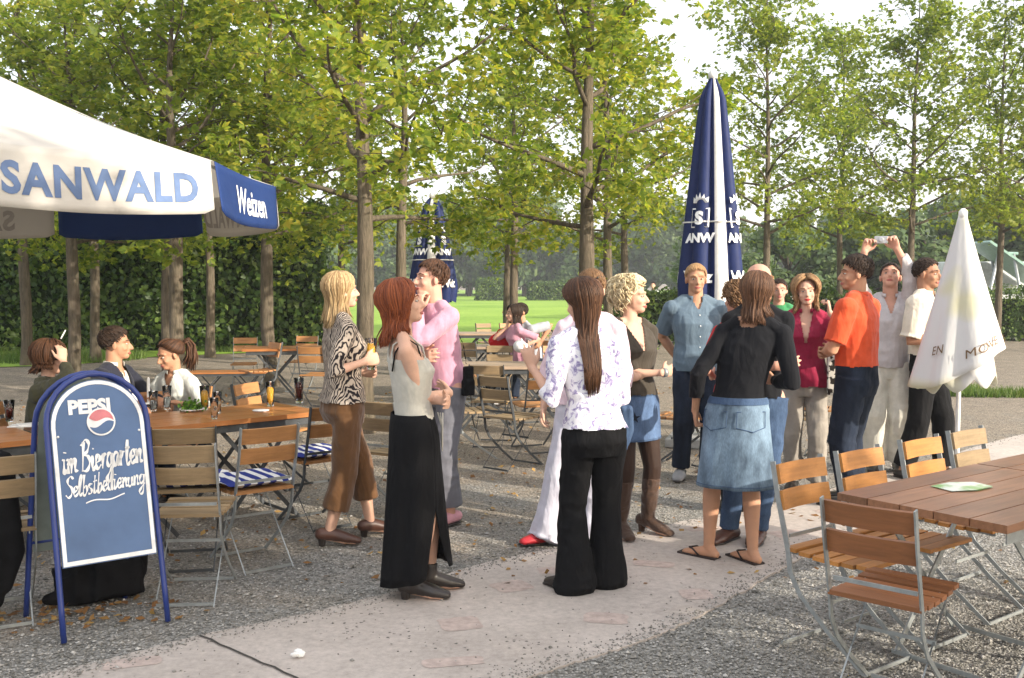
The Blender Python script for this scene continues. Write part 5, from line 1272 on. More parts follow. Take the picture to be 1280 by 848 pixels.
        for k in range(7):
            t_ = (k+1)/7; pp = p+V(0, 0, -ln*t_)-outv*(.020*math.sin(t_*math.pi))*1.0+outv*(.004*math.sin(w1+t_*5)*vol)+Vector((math.sin(w1), math.cos(w1), 0))*.006*vol*math.sin(t_*6+w1)+outv*fly*t_; pp = pp if L < .3 else Vector((cc.x+(pp.x-cc.x)*(1-.58*t_), pp.y, pp.z)); pts.append(body_push(pp))
        r = .0042*(.7+.6*rr.random())*(1 if rr.random() > .04 else .6); b.tube(pts, [r*.7]+[r]*7+[r*1.05, r, r*.9, r*.7, r*.25], 5)
    b.build('hair', m, root, True)
def vneck(zt, zb, hw):   # fractions of H: opens the front of the shirt as a V
    def f(co, J):
        H = J['H']; c = J['cen'](.78); m3 = np.array(J['rotm'](.8).inverted()); q = (co-np.array(c))@m3.T; z = co[:, 2]-J['hip'].z; z = .52+z/(J['sc'].z-J['hip'].z)*.30
        k = (z-zb)/(zt-zb); return (q[:, 1] > .0) & (z > zb) & (np.abs(q[:, 0]) < hw*H*np.clip(k, 0, 9)) & (np.abs(q[:, 0]) < hw*H*1.3)
    return f
HANG = lambda s, x=.135, y=.02, z=.50: dict(w=(s*x, y, z), pole=(s*.5, -1, 0), d=(0, .12, -1), n=(-s, .1, 0), curl=.35)
CROSS = {'R': dict(w=(-.055, .118, .655), pole=(.45, -.35, -1), d=(-1, -.25, .10), n=(.2, -1, 0), curl=.25), 'L': dict(w=(.055, .088, .640), pole=(-.45, -.35, -1), d=(1, .10, .05), n=(0, -1, .1), curl=.35)}
# ================================================================ clothes materials
def pattern_dark():
    t = NT('patterned_blouse'); co = t.co((46, 46, 30)); w_ = t.n('ShaderNodeTexWave'); t.l(co, w_.inputs[0]); w_.inputs['Scale'].default_value = .55; w_.inputs['Distortion'].default_value = 9; w_.inputs['Detail'].default_value = 1.5; w_.inputs['Detail Scale'].default_value = 1.0
    v = t.vor(co, 1.1, out='Distance'); f = t.math('ADD', t.math('MULTIPLY', w_.outputs[0], .6), t.math('MULTIPLY', v, .5)); c = t.ramp(f, [(.50, (.018, .014, .016)), (.60, (.40, .33, .27)), (.78, (.50, .42, .34))])
    t.bsdf(c, .8, .2, 0, t.bump(t.noise(t.co((5, 5, 2)), 1.6, 3), .6, .03)); return t.m
def pattern_light():
    t = NT('floral_blouse'); co = t.co(); n1 = t.noise(co, 26, 3, .6, 1.2); v = t.vor(co, 17); f = t.math('SUBTRACT', n1, t.math('MULTIPLY', v, .0)); c = t.ramp(f, [(.50, (.76, .74, .78)), (.57, (.44, .40, .56)), (.66, (.20, .17, .32))])
    t.bsdf(c, .8, .2, 0, t.bump(t.noise(t.co((5, 5, 2)), 1.8, 3), .7, .03)); return t.m
def denim(name, c, fade=.35):
    t = NT(name); co = t.co(); f = t.noise(t.co((1.5, 1.5, .8)), 3.5, 4, .6); g = t.noise(t.co((200, 200, 60)), 1, 2); a = t.ramp(f, [(.35, mul(c, 1-fade)), (.68, (c[0]*(1+fade*1.3), c[1]*(1+fade*1.2), c[2]*(1+fade)))])
    a = t.mix(1, a, t.ramp(g, [(.3, .85), (.7, 1.15)]), 'MULTIPLY'); t.bsdf(a, .85, .2, 0, t.bump(t.noise(t.co((6, 6, 3)), 1.8, 4), .5, .02)); return t.m
def cowprint():
    t = NT('spotted_cloth'); c = t.ramp(t.noise(t.co(), 26, 1, .4), [(.50, (.70, .67, .60)), (.53, (.03, .025, .02))]); t.bsdf(c, .8, .2); return t.m
M_patD = pattern_dark(); M_patL = pattern_light(); M_cordbrown = cloth('brown_corduroy', (.115, .055, .022), .9, fold=.8, sheen=.25); M_tank = cloth('cream_knit', (.46, .44, .385), .9); M_blacktr = cloth('black_trouser', (.007, .007, .008), .9, fold=.8, sheen=0)
M_blacksk = cloth('black_skirt_cloth', (.005, .005, .006), .9, fold=.8, sheen=0); M_pink = cloth('pink_knit', (.50, .25, .33), .95, sheen=.3); M_greytr = cloth('grey_flannel', (.13, .13, .15), .9); M_palepink = cloth('pale_pink_shirt', (.68, .52, .58), .85)
M_whitetr = cloth('lilac_white_trouser', (.55, .54, .62), .85); M_taupe = cloth('taupe_top', (.055, .045, .034), .8); M_blacktop = cloth('black_sweater', (.007, .0075, .010), .9, fold=.8, sheen=.02); M_chambray = cloth('grey_blue_shirt', (.105, .15, .195), .85, fold=.8)
M_denim = denim('denim_blue', (.085, .14, .26), .4); M_denimL = denim('denim_pale', (.125, .185, .265), .6); M_denimD = denim('denim_dark', (.012, .018, .034), .5); M_denimM = denim('denim_mid', (.05, .085, .16), .3)
M_crimson = cloth('crimson_shirt', (.26, .012, .045), .75, fold=.9); M_orange = cloth('orange_polo', (.56, .075, .025), .85, fold=.6); M_beigetr = cloth('beige_grey_trouser', (.27, .245, .215), .9); M_cream = cloth('cream_shirt', (.66, .60, .50), .85, fold=.7)
M_palesh = cloth('pale_striped_shirt', (.52, .49, .50), .85, fold=.8); M_offwhite = cloth('offwhite_trouser', (.66, .64, .56), .9, fold=.8); M_suit = cloth('dark_suit', (.020, .022, .035), .8); M_olive = cloth('olive_jacket', (.055, .055, .032), .9, fold=.9); M_whitesh = cloth('white_grey_shirt', (.58, .60, .56), .85, fold=.9)
M_green = cloth('green_shirt', (.04, .20, .08)); M_redtop = cloth('red_top', (.45, .02, .025)); M_cow = cowprint(); M_navy = cloth('navy_vest', (.02, .03, .07)); M_greyt = cloth('grey_shirt', (.36, .38, .42))
def scoop(zb, hw, zback=None):
    def f(co, J):
        H = J['H']; c = J['cen'](.8); q = co-np.array(c); z = .52+(co[:, 2]-J['hip'].z)/(J['sc'].z-J['hip'].z)*.30
        a = ((q[:, 0]/(hw*H))**2+((z-.87)/(.87-zb))**2 < 1) & (q[:, 1] > 0)
        bk = (q[:, 0]**2+q[:, 1]**2 < (.047*H)**2) & (z > .835); return a | bk
    return f
necko = lambda co, J: (((co[:, 0]-J['neck'].x)**2+(co[:, 1]-J['neck'].y)**2) < (.036*J['H'])**2) & (co[:, 2] > J['neck'].z)

# ---- woman with the patterned blouse and beer
jb = person('blonde woman in black and beige patterned blouse holding a glass of beer', (431, 677), 62, 1.69, 'f', 'fair', lean=(0, -.008), head=(0, -4, 3), hair=('long', 'honey2', .17, 260, 2, .7),
       arms={'R': dict(w=(.095, .055, .690), pole=(.3, -1, -.7), d=(-.2, 1, .15), n=(-1, -.1, 0), curl=.75), 'L': dict(w=(-.10, .12, .63), pole=(-1, -.4, -.6), d=(.9, .6, .1), n=(.3, -1, 0), curl=.5)},
       feet={'L': (-.07, .20, 0, -8), 'R': (.05, -.12, .0, 18), 'Rh': .035, 'Lh': .03}, top=dict(m=M_patD, z0=.535, sleeve=1.35, loose=.016, cut=scoop(.79, .06)), bottom=dict(kind='trousers', m=M_cordbrown, r=(.097, .083, .085, .088), end=.60), shoes=('shoe', M_brownshoe))
def held_glass(J, key, m, label, h=.17, r=.037, off=(0, .0, 0), fl=.84, foam=.1):
    S0, el, wr, d, n = J['A'][1 if key == 'R' else -1][:5]; d = Vector(d).normalized(); n = Vector(n); n = (n-d*n.dot(d)).normalized()
    p = wr+d*.075+n*(r+.018)+Vector(off); pw = J['world'](p); return glass(pw.x, pw.y, pw.z-h*.5, h, r, fl, m, label, foam, group='glasses held in hands')
held_glass(jb, 'R', M_beer, 'large glass of golden beer held by the woman in the patterned blouse', .20, .040, (0, 0, .03))
# ---- redhead, white top, long black skirt
def slit5(th, u): a = math.degrees(th) % 360; return u > .60 and abs(a-38) < 3+ (u-.60)*62
jr = person('red haired woman in cream sleeveless top and long black skirt, arms crossed', (520, 745), 78, 1.63, 'f', 'fair', lean=(0, -.035), head=(6, -10, 0), hair=('long', 'red', .15, 300, 3, 1.3), arms=CROSS,
       feet={'L': (-.06, .08, 0, -6), 'R': (.06, -.02, 0, 12), 'Lh': .03, 'Rh': .03}, top=dict(m=M_tank, z0=.585, z1=.765, sleeve=0, loose=.010, wr=.006), bottom=dict(kind='skirt', m=M_blacksk, zh=.075, rh=.112, dp=.98, zw=.60, fold=.013, slitf=(40, lambda u: .3+max(0, u-.58)**.8*52+1.5*math.sin(u*40)*max(0, u-.58)), hem=lambda th: .05*math.sin(th)), shoes=('ankle', M_sole), group=None)
# drawstring
pts = [V(.02, .115, .585*1.63), V(.03, .155, .55*1.63), V(.035, .15, .50*1.63)]; b = MB()
for k in range(3): b.tube([jr['hip']+V(.03+.01*k, .115+.012*k, .13), jr['hip']+V(.035+.02*k, .135, .06), jr['hip']+V(.03+.012*k, .135, -.03-.02*k)], .004, 6)
b.build('drawstring', M_tank, jr['root'], True)
b = MB()
for s in (-1, 1): b.tube([jr['cen'](.76)+V(s*.10, .075, 0), jr['cen'](.81)+V(s*.108, .055, .02), jr['cen'](.83)+V(s*.112, 0, .03), jr['cen'](.80)+V(s*.11, -.06, .0), jr['cen'](.74)+V(s*.10, -.09, 0)], [(.008, .004)]*5, 6)
b.build('bra_strap', M_black, jr['root'], True)
# ---- pink sweater
jp = person('dark haired person in pink sweater and grey trousers with a hand at the chin', (557, 652), 232, 1.78, 'm', 'rosy', build=.90, lean=(0, .05), head=(12, -4, 0), hair=('short', 'brown', .1, 240, 4, 1.2),
       arms={'L': dict(w=(-.020, .135, .825), pole=(-.6, .3, -1), d=(.10, -.10, 1), n=(.2, -1, .1), curl=.7), 'R': dict(w=(-.05, .135, .655), pole=(1, -.1, -.6), d=(-1, .1, .1), n=(.1, -1, 0), curl=.4)},
       top=dict(m=M_pink, z0=.525, sleeve=1.97, loose=.012, cut=necko, wr=.009), bottom=dict(kind='trousers', m=M_greytr, r=(.092, .080, .078, .08), end=.86), shoes=('shoe', cloth('pink_shoe', (.6, .3, .35))), feet={'L': (-.10, .03, 0, -10), 'R': (.10, .0, 0, 10), 'Lh': .012, 'Rh': .012})
b = MB(); c = jp['cen']; b.tube([c(.84)+V(.03, .05, -.005), c(.852)+V(-.085, -.01, .006), c(.78)+V(-.11, -.07, 0), c(.70)+V(-.15, -.09, 0), c(.62)+V(-.17, -.08, 0)], [(.011, .004)]*5, 8); b2 = MB()
q = c(.56)+V(-.215, -.05, 0); b.box(q, (.03, .08, .20)); b.box(q+V(0, 0, -.05), (.045, .09, .10))
o = b.fused('shoulder_bag', M_black, None, .009); pw = jp['root']; o.location = pw.location; o.rotation_euler = pw.rotation_euler; props(o, 'black shoulder bag hanging at the side of the pink sweater', 'bag')
# ---- person behind, sunglasses on the hair, white trousers, red shoes
js = person('person in pale pink shirt and white flared trousers with sunglasses pushed up, mostly hidden', (730, 683), 196, 1.70, 'f', 'fair', lean=(-.02, .0), head=(-4, 0, 0), hair=('short', 'mid', .1, 240, 5, 1.3), sunnies='up',
       arms={'R': dict(w=(.155, .0, .51), pole=(1, -1, 0), d=(.05, .15, -1), n=(-1, .1, 0), curl=.5), 'L': HANG(-1)}, feet={'R': (.235, -.02, 0, 48), 'L': (-.06, .02, 0, 0)},
       top=dict(m=M_palepink, z0=.53, sleeve=1.3, loose=.014, cut=necko, collar=True), bottom=dict(kind='trousers', m=M_whitetr, r=(.088, .072, .090, .125), end=1.0, floor=True), shoes=('shoe', M_redshoe))
# ---- long haired woman from behind
jl = person('long brown haired woman seen from behind in white and purple blouse and black flared trousers', (742, 742), -14, 1.64, 'f', 'fair', build=.93, lean=(-.026, .012), head=(-18, 6, -9), hair=('long', 'brown', .42, 520, 6, 1.0),
       arms={'L': dict(w=(-.185, .085, .735), pole=(-.1, -.3, -1), d=(-.28, .1, 1), n=(.65, .75, 0), curl=.12, spread=.30, thumb=.2), 'R': dict(w=(.04, .13, .63), pole=(.25, -.4, -1), d=(-1, .5, 0), n=(0, -1, 0), curl=.4)},
       feet={'L': (-.085, .06, 0, -38), 'R': (.11, .12, 0, 20)}, top=dict(m=M_patL, z0=.545, sleeve=1.3, loose=.017, cut=necko, wr=.012), bottom=dict(kind='trousers', m=M_blacktr, r=(.097, .078, .092, .122), end=1.0, floor=True), shoes=('shoe', M_sole))
b = MB(); HD = jl['HD']
for k in range(5): b.ell(HD(.075, -.04+.012*k, .02-.012*k), (.007, .008, .006))
b.build('hair_clip', M_steel, jl['root'], True)
# ---- curly blonde with denim mini skirt and boots
jc = person('curly blonde woman in taupe v neck top, denim mini skirt and brown boots, arms crossed', (790, 668), 150, 1.65, 'f', 'fair', build=1.07, lean=(.0, -.02), head=(-42, 0, 0), hair=('curly', 'pale', .12, 260, 7, 1.2), arms=CROSS, feet={'L': (-.11, .02, 0, -20), 'R': (.10, .0, 0, 14), 'Lh': .045, 'Rh': .045},
       top=dict(m=M_taupe, z0=.562, sleeve=1.0, loose=.012, cut=vneck(.86, .735, .048)), bottom=dict(kind='skirt', m=M_denim, zh=.385, rh=.125, dp=.72, zw=.575, fold=.004, seams=M_denimM), shoes=('boot', M_boot))
b = MB()
for s, key in ((-1, 'L'), (1, 'R')): hj, kn, an = jc['LG'][s][:3]; b.tube([hj+V(0, 0, -.02), hj.lerp(kn, .5), kn, kn.lerp(an, .3)], [.088, .078, .060, .060], 12)
b.fused('tights', cloth('brown_tights', (.035, .018, .012), .6), jc['root'], .008)
b = MB(); b.tube([jc['WR']+V(-.025, 0, 0), jc['WR']+V(.0, 0, 0)], .031, 12); b.build('watch', M_steel, jc['root'], True)
# star on the skirt
b = MB(); st = []
for k in range(10): a = math.pi/2+k*math.pi/5; r = .040 if k % 2 == 0 else .014; st.append((r*math.cos(a), r*math.sin(a)))
cx_ = .105; H = 1.65
def onsk(x, y): a_ = .108*H; th = math.radians(62); px0 = math.cos(th)*1.0; X = a_*px0+x; Y = .078*H*math.sqrt(max(0, 1-(X/a_/1.02)**2))+.018; return V(X, Y, .48*H+y)
b.add([onsk(x, y) for x, y in st]+[onsk(0, 0)], [(10, k, (k+1) % 10) for k in range(10)]); b.build('star_patch', M_denimD, jc['root'])
# denim jacket hanging between
b = MB(); q = G(775, 700); w0 = W(777, 560, 5.75)
for k in range(6): x = w0.x-.03+.014*k; b.tube([V(x, 5.72+.02*math.sin(k*2), .93), V(x+.004, 5.75+.02*math.cos(k*3), .80), V(x+.006*math.sin(k), 5.73, .66+.03*abs(k-3))], [.022, .028, .012], 8, rnd=True)
o = b.fused('denim_jacket', M_denimM, None, .008); o.parent = js['root']; o.matrix_parent_inverse = js['root'].matrix_world.inverted(); 
# ---- grey haired man
jm = person('smiling sandy haired man in grey blue shirt and dark jeans, hands behind his back', (868, 597), 176, 1.78, 'm', 'tan', lean=(0, -.01), head=(6, 0, 0), hair=('short', 'sandy', .1, 220, 8, .8),
       arms={'R': dict(w=(.05, -.12, .55), pole=(1, -.8, 0), d=(-1, -.2, -.2), n=(0, 1, 0), curl=.6), 'L': dict(w=(-.05, -.11, .53), pole=(-1, -.8, 0), d=(1, -.2, -.2), n=(0, 1, 0), curl=.6)}, feet={'L': (-.10, .06, 0, -22), 'R': (.12, 0, 0, 20)},
       top=dict(m=M_chambray, z0=.515, sleeve=.78, loose=.022, cut=vneck(.86, .805, .026), collar=True, buttons=True), bottom=dict(kind='trousers', m=M_denimD, r=(.095, .075, .070, .07)), shoes=('shoe', M_trainer))
# ---- woman in black sweater from behind
jk = person('woman in black sweater, pale denim skirt and flip flops seen from behind', (918, 702), 20, 1.69, 'f', 'tan', lean=(.052, .010), head=(10, 4, 4), hair=('long', 'chest', .13, 320, 9, .8),
       arms={'L': dict(w=(-.145, .01, .525), pole=(-.5, -1, 0), d=(.05, .3, -1), n=(1, .2, 0), curl=.7), 'R': dict(w=(.115, .11, .635), pole=(.55, -.7, -.9), d=(-.7, .8, .1), n=(-.5, -.7, 0), curl=.5)},
       feet={'L': (-.155, .02, 0, -68), 'R': (.105, .0, 0, -48)}, kneepole={'L': (-.4, 1, 0), 'R': (-.2, 1, 0)}, top=dict(m=M_blacktop, z0=.578, sleeve=1.96, loose=.017, cut=scoop(.84, .05), wr=.008), bottom=dict(kind='skirt', m=M_denimL, zh=.272, rh=.135, dp=.78, zw=.585, fold=.006, seams=M_denimM), shoes=('flip', M_flip))
# ---- bald man hidden behind her
jz = person('balding man in jeans hidden behind the woman in the black sweater', (944, 676), 185, 1.75, 'm', 'rosy', hair=('bald', 'sandy', .1, 100, 10, 1), feet={'R': (.165, 0, 0, 40), 'L': (-.02, 0, 0, 20)},
       top=dict(m=M_blacktop, z0=.53, sleeve=.7, loose=.012, cut=necko), build=.85, bottom=dict(kind='trousers', m=M_denimM, r=(.098, .070, .060, .056), end=.99), shoes=('shoe', M_brownshoe), arms=CROSS)
# ---- curly brown haired person in red
jq = person('brown curly haired person in red top behind the black sweater', (919, 640), 335, 1.62, 'f', 'rosy', hair=('curly', 'mid', .08, 200, 11, 1.0), top=dict(m=M_redtop, z0=.53, sleeve=.8, loose=.012, cut=necko), bottom=dict(kind='trousers', m=M_blacktr), shoes=('shoe', M_sole),
       arms={'L': dict(w=(-.04, .12, .60), pole=(-1, -.4, -.5), d=(.4, 1, 0), n=(0, -1, 0), curl=.4), 'R': HANG(1)}, feet={'L': (-.05, 0, 0, 10), 'R': (.09, .0, 0, 40)})
# ---- person in green, tiny behind
person('person in green shirt whose face shows behind the balding head', (971, 545), 190, 1.66, 'm', 'rosy', hair=('short', 'dark', .1, 160, 12, .8), top=dict(m=M_green, z0=.52, sleeve=.8, loose=.014, cut=necko), bottom=dict(kind='trousers', m=M_blacktr), shoes=('shoe', M_sole), vox=.010)
# ---- crimson shirt woman on the phone
jw = person('woman in open crimson shirt and grey trousers holding a phone to her ear', (1004, 612), 196, 1.67, 'f', 'fair', lean=(0, -.01), head=(-4, -2, 4), hair=('long', 'honey', .15, 360, 13, 1.7), lips=M_liprd,
       arms={'L': dict(w=(-.105, .065, .855), pole=(-.8, .4, -1), d=(.15, -.05, 1), n=(1, -.1, 0), curl=.8), 'R': dict(w=(.10, .10, .60), pole=(1, -.5, -.4), d=(-.8, .7, 0), n=(0, -1, 0), curl=.5)},
       top=dict(m=M_crimson, z0=.50, sleeve=1.7, loose=.022, cut=vneck(.86, .70, .030), collar=True, wr=.012), bottom=dict(kind='trousers', m=M_beigetr, r=(.092, .078, .075, .078), end=.97), shoes=('shoe', M_sole), feet={'L': (-.10, .02, 0, -12), 'R': (.08, 0, 0, 10)})
pw = jw['world'](jw['WL']+V(.028, .0, .055)); b = MB(); b.box((0, 0, 0), (.012, .045, .10)); o = b.build('mobile_phone', M_dark, bevel=.004); o.location = pw; o.rotation_euler = (R(-12), 0, -R(196)); props(o, 'dark mobile phone held to the ear by the woman in crimson', 'phone')
b = MB(); cc = jw['cen']; q = jw['world'](cc(.56)+V(-.20, .02, 0)); b.box((0, 0, 0), (.07, .26, .30)); b.tube([V(0, -.09, .14), V(.02, -.05, .36), V(.05, 0, .48), V(.02, .05, .36), V(0, .09, .14)], .008, 6)
o = b.fused('patterned_bag', M_cow, None, .010); o.location = q; o.rotation_euler.z = -R(196); props(o, 'black and white spotted shoulder bag between crimson shirt and orange polo', 'bag')
# ---- orange polo man
jo = person('dark haired man in orange polo shirt and dark jeans, seen from his left', (1068, 632), -48, 1.82, 'm', 'tan', lean=(0, .006), head=(-34, 2, 0), hair=('short', 'dark', .1, 320, 14, 1.6),
       arms={'L': dict(w=(-.03, .12, .63), pole=(-.8, -.2, -.8), d=(1, .3, .1), n=(0, -1, 0), curl=.5), 'R': dict(w=(.05, .14, .62), pole=(1, -.6, -.4), d=(-1, .4, 0), n=(0, -1, 0), curl=.5)},
       top=dict(m=M_orange, z0=.575, sleeve=.82, loose=.026, cut=necko, collar=True), bottom=dict(kind='trousers', m=M_denimD, r=(.102, .085, .080, .085), belt=True, loose=.020, zw=.60), shoes=('shoe', M_sole), feet={'L': (-.11, -.02, 0, -10), 'R': (.10, .05, 0, 10)})
# ---- man raising a camera
ja = person('man in pale shirt and off white trousers raising a camera above his head', (1108, 588), 196, 1.80, 'm', 'rosy', build=.86, head=(8, -24, 0), hair=('short', 'dark', .1, 200, 15, .7),
       arms={'L': dict(w=(-.015, .12, 1.085), pole=(-1, .3, .1), d=(.45, .1, 1), n=(.6, .8, 0), curl=.9), 'R': dict(w=(.13, .14, 1.07), pole=(1, .4, -.3), d=(-.3, .1, 1), n=(-.6, .8, 0), curl=.9)},
       top=dict(m=M_palesh, z0=.51, sleeve=1.85, loose=.022, cut=vneck(.86, .77, .03), collar=True, wr=.012), bottom=dict(kind='trousers', m=M_offwhite, r=(.105, .092, .092, .095)), shoes=('shoe', M_sole))
q = (jb and (ja['WL']+ja['WR'])/2)+V(0, .02, .085); pw = ja['world'](q); b = MB(); b.box((0, 0, 0), (.11, .028, .062)); b.tube([V(.0, .012, 0), V(0, .035, 0)], .022, 16); o = b.build('camera', simple('silver_camera', (.5, .5, .52), .3, .5, .7), bevel=.005); o.location = pw; o.rotation_euler.z = -R(196); props(o, 'small silver camera held high above the crowd', 'camera')
# ---- cream shirt man
jd = person('dark haired man in cream short sleeved shirt and black trousers beside the white closed parasol', (1156, 596), 128, 1.83, 'm', 'brown', lean=(0, -.015), head=(4, 2, 0), hair=('buzz', 'dark', .1, 260, 16, .8),
       arms={'R': dict(w=(.10, .10, .67), pole=(.3, -1, -.5), d=(-.2, 1, .1), n=(-.6, -.6, 0), curl=.6), 'L': dict(w=(-.12, .18, .62), pole=(-1, -.5, -.5), d=(.3, 1, 0), n=(.7, -.5, 0), curl=.6)},
       top=dict(m=M_cream, z0=.575, sleeve=.9, loose=.030, cut=vneck(.86, .80, .026), collar=True, wr=.012), bottom=dict(kind='trousers', m=M_blacktr, r=(.098, .080, .078, .082)), shoes=('shoe', M_sole), feet={'R': (.20, -.12, 0, 30), 'L': (-.06, .14, 0, 0)})
# ================================================================ seated people
def seated(label, px, Y, yaw, H, **kw):
    x = W(px, 500, Y).x; k = dict(hip=(0, 0, .56), feet={'L': (-.10, .42, 0, -6), 'R': (.10, .42, 0, 6)}); k.update(kw); return person(label, (x, Y, 0), yaw, H, **k)
seated('seated young man in dark suit with white shirt looking right at the beer table', 136, 7.35, 105, 1.64, hip=(0, 0, .50), sex='m', sk='tan', head=(-22, 0, 0), hair=('short', 'dark', .1, 260, 17, 1.3), lean=(0, .03), twist=-10,
       arms={'R': dict(w=(.10, .20, .47), pole=(1, -.5, -.5), d=(-.2, 1, -.2), n=(0, 0, -1), curl=.5), 'L': dict(w=(-.10, .20, .47), pole=(-1, -.5, -.5), d=(.2, 1, -.2), n=(0, 0, -1), curl=.5)},
       top=dict(m=M_suit, z0=.50, sleeve=1.9, loose=.020, cut=vneck(.86, .68, .036), sitcut=True, name='jacket', under=M_offwhite, collar=True), bottom=dict(kind='trousers', m=M_suit), shoes=('shoe', M_sole))
jj = [o for o in bpy.data.objects if o.name.startswith('person')][-1]
def undershirt(root_J_prof, m): pass
jt = seated('seated ponytailed woman in white shirt leaning over the beer table', 238, 7.72, 205, 1.54, hip=(0, 0, .48), sex='f', sk='tan', head=(22, 18, 0), hair=('ponytail', 'brown', .22, 260, 18, 1), lean=(0, .10),
       arms={'R': dict(w=(.06, .20, .52), pole=(1, -.5, -.5), d=(-.6, .7, .2), n=(0, 0, -1), curl=.5), 'L': dict(w=(-.10, .22, .50), pole=(-1, -.5, -.5), d=(.4, 1, .1), n=(0, 0, -1), curl=.5)},
       top=dict(m=M_whitesh, z0=.50, sleeve=.9, loose=.018, cut=vneck(.86, .77, .03), collar=True, sitcut=True), bottom=dict(kind='trousers', m=M_denimD), shoes=('shoe', M_sole))
j1 = seated('seated auburn haired woman in olive jacket with sunglasses and a cigarette', 48, 6.75, 80, 1.54, hip=(0, 0, .48), sex='f', sk='fair', head=(0, 4, 0), hair=('long', 'brown', .05, 260, 19, 1.5), sunnies='on', lean=(0, .04),
       arms={'R': dict(w=(.07, .125, .735), pole=(.8, .0, -1), d=(-.12, -.1, 1), n=(-.6, -.5, 0), curl=.45), 'L': dict(w=(-.08, .20, .50), pole=(-1, -.5, -.5), d=(.2, 1, 0), n=(0, 0, -1), curl=.5)},
       top=dict(m=M_olive, z0=.50, sleeve=1.9, loose=.028, cut=necko, collar=True, sitcut=True, name='jacket', wr=.014), bottom=dict(kind='trousers', m=M_blacktr), shoes=('shoe', M_sole))
S0, el, wr, d, n = j1['A'][1][:5]; d = Vector(d).normalized(); q = wr+d*.15; b = MB(); b.tube([V(0, 0, 0), V(.01, .05, .055)], .0042, 8); o = b.build('cigarette', M_white, None, True); o.location = j1['world'](q); props(o, 'lit white cigarette held beside the auburn hair at the left', 'cigarette')
# far couple by the lawn
seated('seated dark haired woman in pink top near the lawn, hand at her face', 651, 13.4, 250, 1.62, sex='f', sk='fair', vox=.010, head=(0, 0, 0), hair=('long', 'dark', .12, 160, 20, 1), lean=(0, .05), arms={'R': dict(w=(.03, .11, .66), pole=(1, .2, -1), d=(0, -.1, 1), n=(0, -1, 0), curl=.6)},
       top=dict(m=M_pink, z0=.50, sleeve=.9, loose=.014, cut=necko, sitcut=True), bottom=dict(kind='trousers', m=M_blacktr), shoes=('shoe', M_sole))
seated('seated man in grey shirt behind the woman in pink near the lawn', 668, 14.0, 235, 1.72, sex='m', sk='tan', vox=.010, hair=('short', 'dark', .1, 160, 21, 1), lean=(0, .12), top=dict(m=M_greyt, z0=.50, sleeve=.9, loose=.016, cut=necko, sitcut=True), bottom=dict(kind='trousers', m=M_denimD), shoes=('shoe', M_sole))
for px, lb in ((140, 'chair under the seated man in the dark suit'), (214, 'chair under the ponytailed woman'), (44, 'chair under the woman in the olive jacket')):
    Y, yw = {140: (7.35, 105), 214: (7.72, 205), 44: (6.75, 80)}[px]; x = W(px, 500, Y).x; chair('dark', x, Y, yw, lb)
Y = 14.0; chair('dark', W(668, 500, Y).x, Y, 235, 'chair under the seated man in the grey shirt')
# tiny people far away on the lawn
def far_person(px, Y, yaw, H, mt, mb, label):
    p = W(px, 400, Y); return person(label, (p.x, Y, 0), yaw, H, 'f', vox=.016, hair=('short', 'dark', .1, 60, 22, 1), top=dict(m=mt, z0=.52, sleeve=.9, cut=necko), bottom=dict(kind='trousers', m=mb), shoes=('shoe', M_sole), face=False)
far_person(633, 30, 90, 1.45, M_redtop, M_offwhite, 'tiny far person in red top standing by the lawn')
far_person(816, 34, 200, 1.68, M_whitesh, M_blacktr, 'tiny far person in white, just left of the sandy haired man')
far_person(996, 33, 160, 1.65, M_offwhite, M_blacktr, 'tiny far person in white behind the low hedge')
# pink sunshade far away
p = W(768, 372, 27); rt = empty('pink_sunshade', (p.x, 27, 0), 0, 'bright pink small sunshade standing far behind the curly haired woman', 'sunshade')
M_hot = simple('hot_pink', (.80, .05, .33), .7); b = MB(); b.lathe([(0, 1.62), (.20, 1.50), (.30, 1.05), (.27, 1.05), (.18, 1.46), (0, 1.56)], n=20); b.build('canopy', M_hot, rt, True); b = MB(); b.tube([V(0, 0, 0), V(0, 0, 1.6)], .02, 8); b.build('pole', M_white, rt)
# playground slide like frame at the far right
p = W(1268, 340, 34); rt = empty('play_frame', (p.x, 34, 0), 0, 'green roofed metal play frame behind the hedge at the right edge', 'play frame')
M_gr = simple('pale_green_metal', (.22, .36, .30), .4, .4)
for s in (-1, 1):
    b = MB(); b.tube([V(s*.8-.3, 0, 0), V(s*.25-.3, 0, 2.7)], .05, 10); b.build('post', M_steel, rt, True)
    b = MB(); b.tube([V(s*.8-.3, 1.6, 0), V(s*.25-.3, 1.6, 2.7)], .05, 10); b.build('post', M_steel, rt, True)
b = MB(); b.tube([V(-.6, 0, 2.7), V(.1, 0, 2.68)], .05, 8); b.bar(V(-.9, .8, 3.1), V(1.2, .8, 1.7), 1.8, .08, V(0, 1, 0)); b.build('roof', M_gr, rt)
b = MB(); b.box((.6, 3, 1.9), (4.2, 2.4, 1.1)); b.box((.6, 3, .7), (3.9, 2.1, 1.4)); b.build('side_panel', simple('pale_panel', (.55, .58, .58), .6), rt, bevel=.04)

# ---------------------------------------------------------------- evening haze
b = MB(); b.box((0, 95, 14), (420, 260, 32)); t = NT('haze_air'); v = t.n('ShaderNodeVolumePrincipled'); v.inputs['Color'].default_value = (.92, .95, 1, 1); v.inputs['Density'].default_value = .0011; v.inputs['Anisotropy'].default_value = .2
t.l(v.outputs[0], t.out.inputs['Volume']); o = b.build('haze', t.m); props(o, 'thin pale evening haze over the whole beer garden', 'haze', kind='stuff')
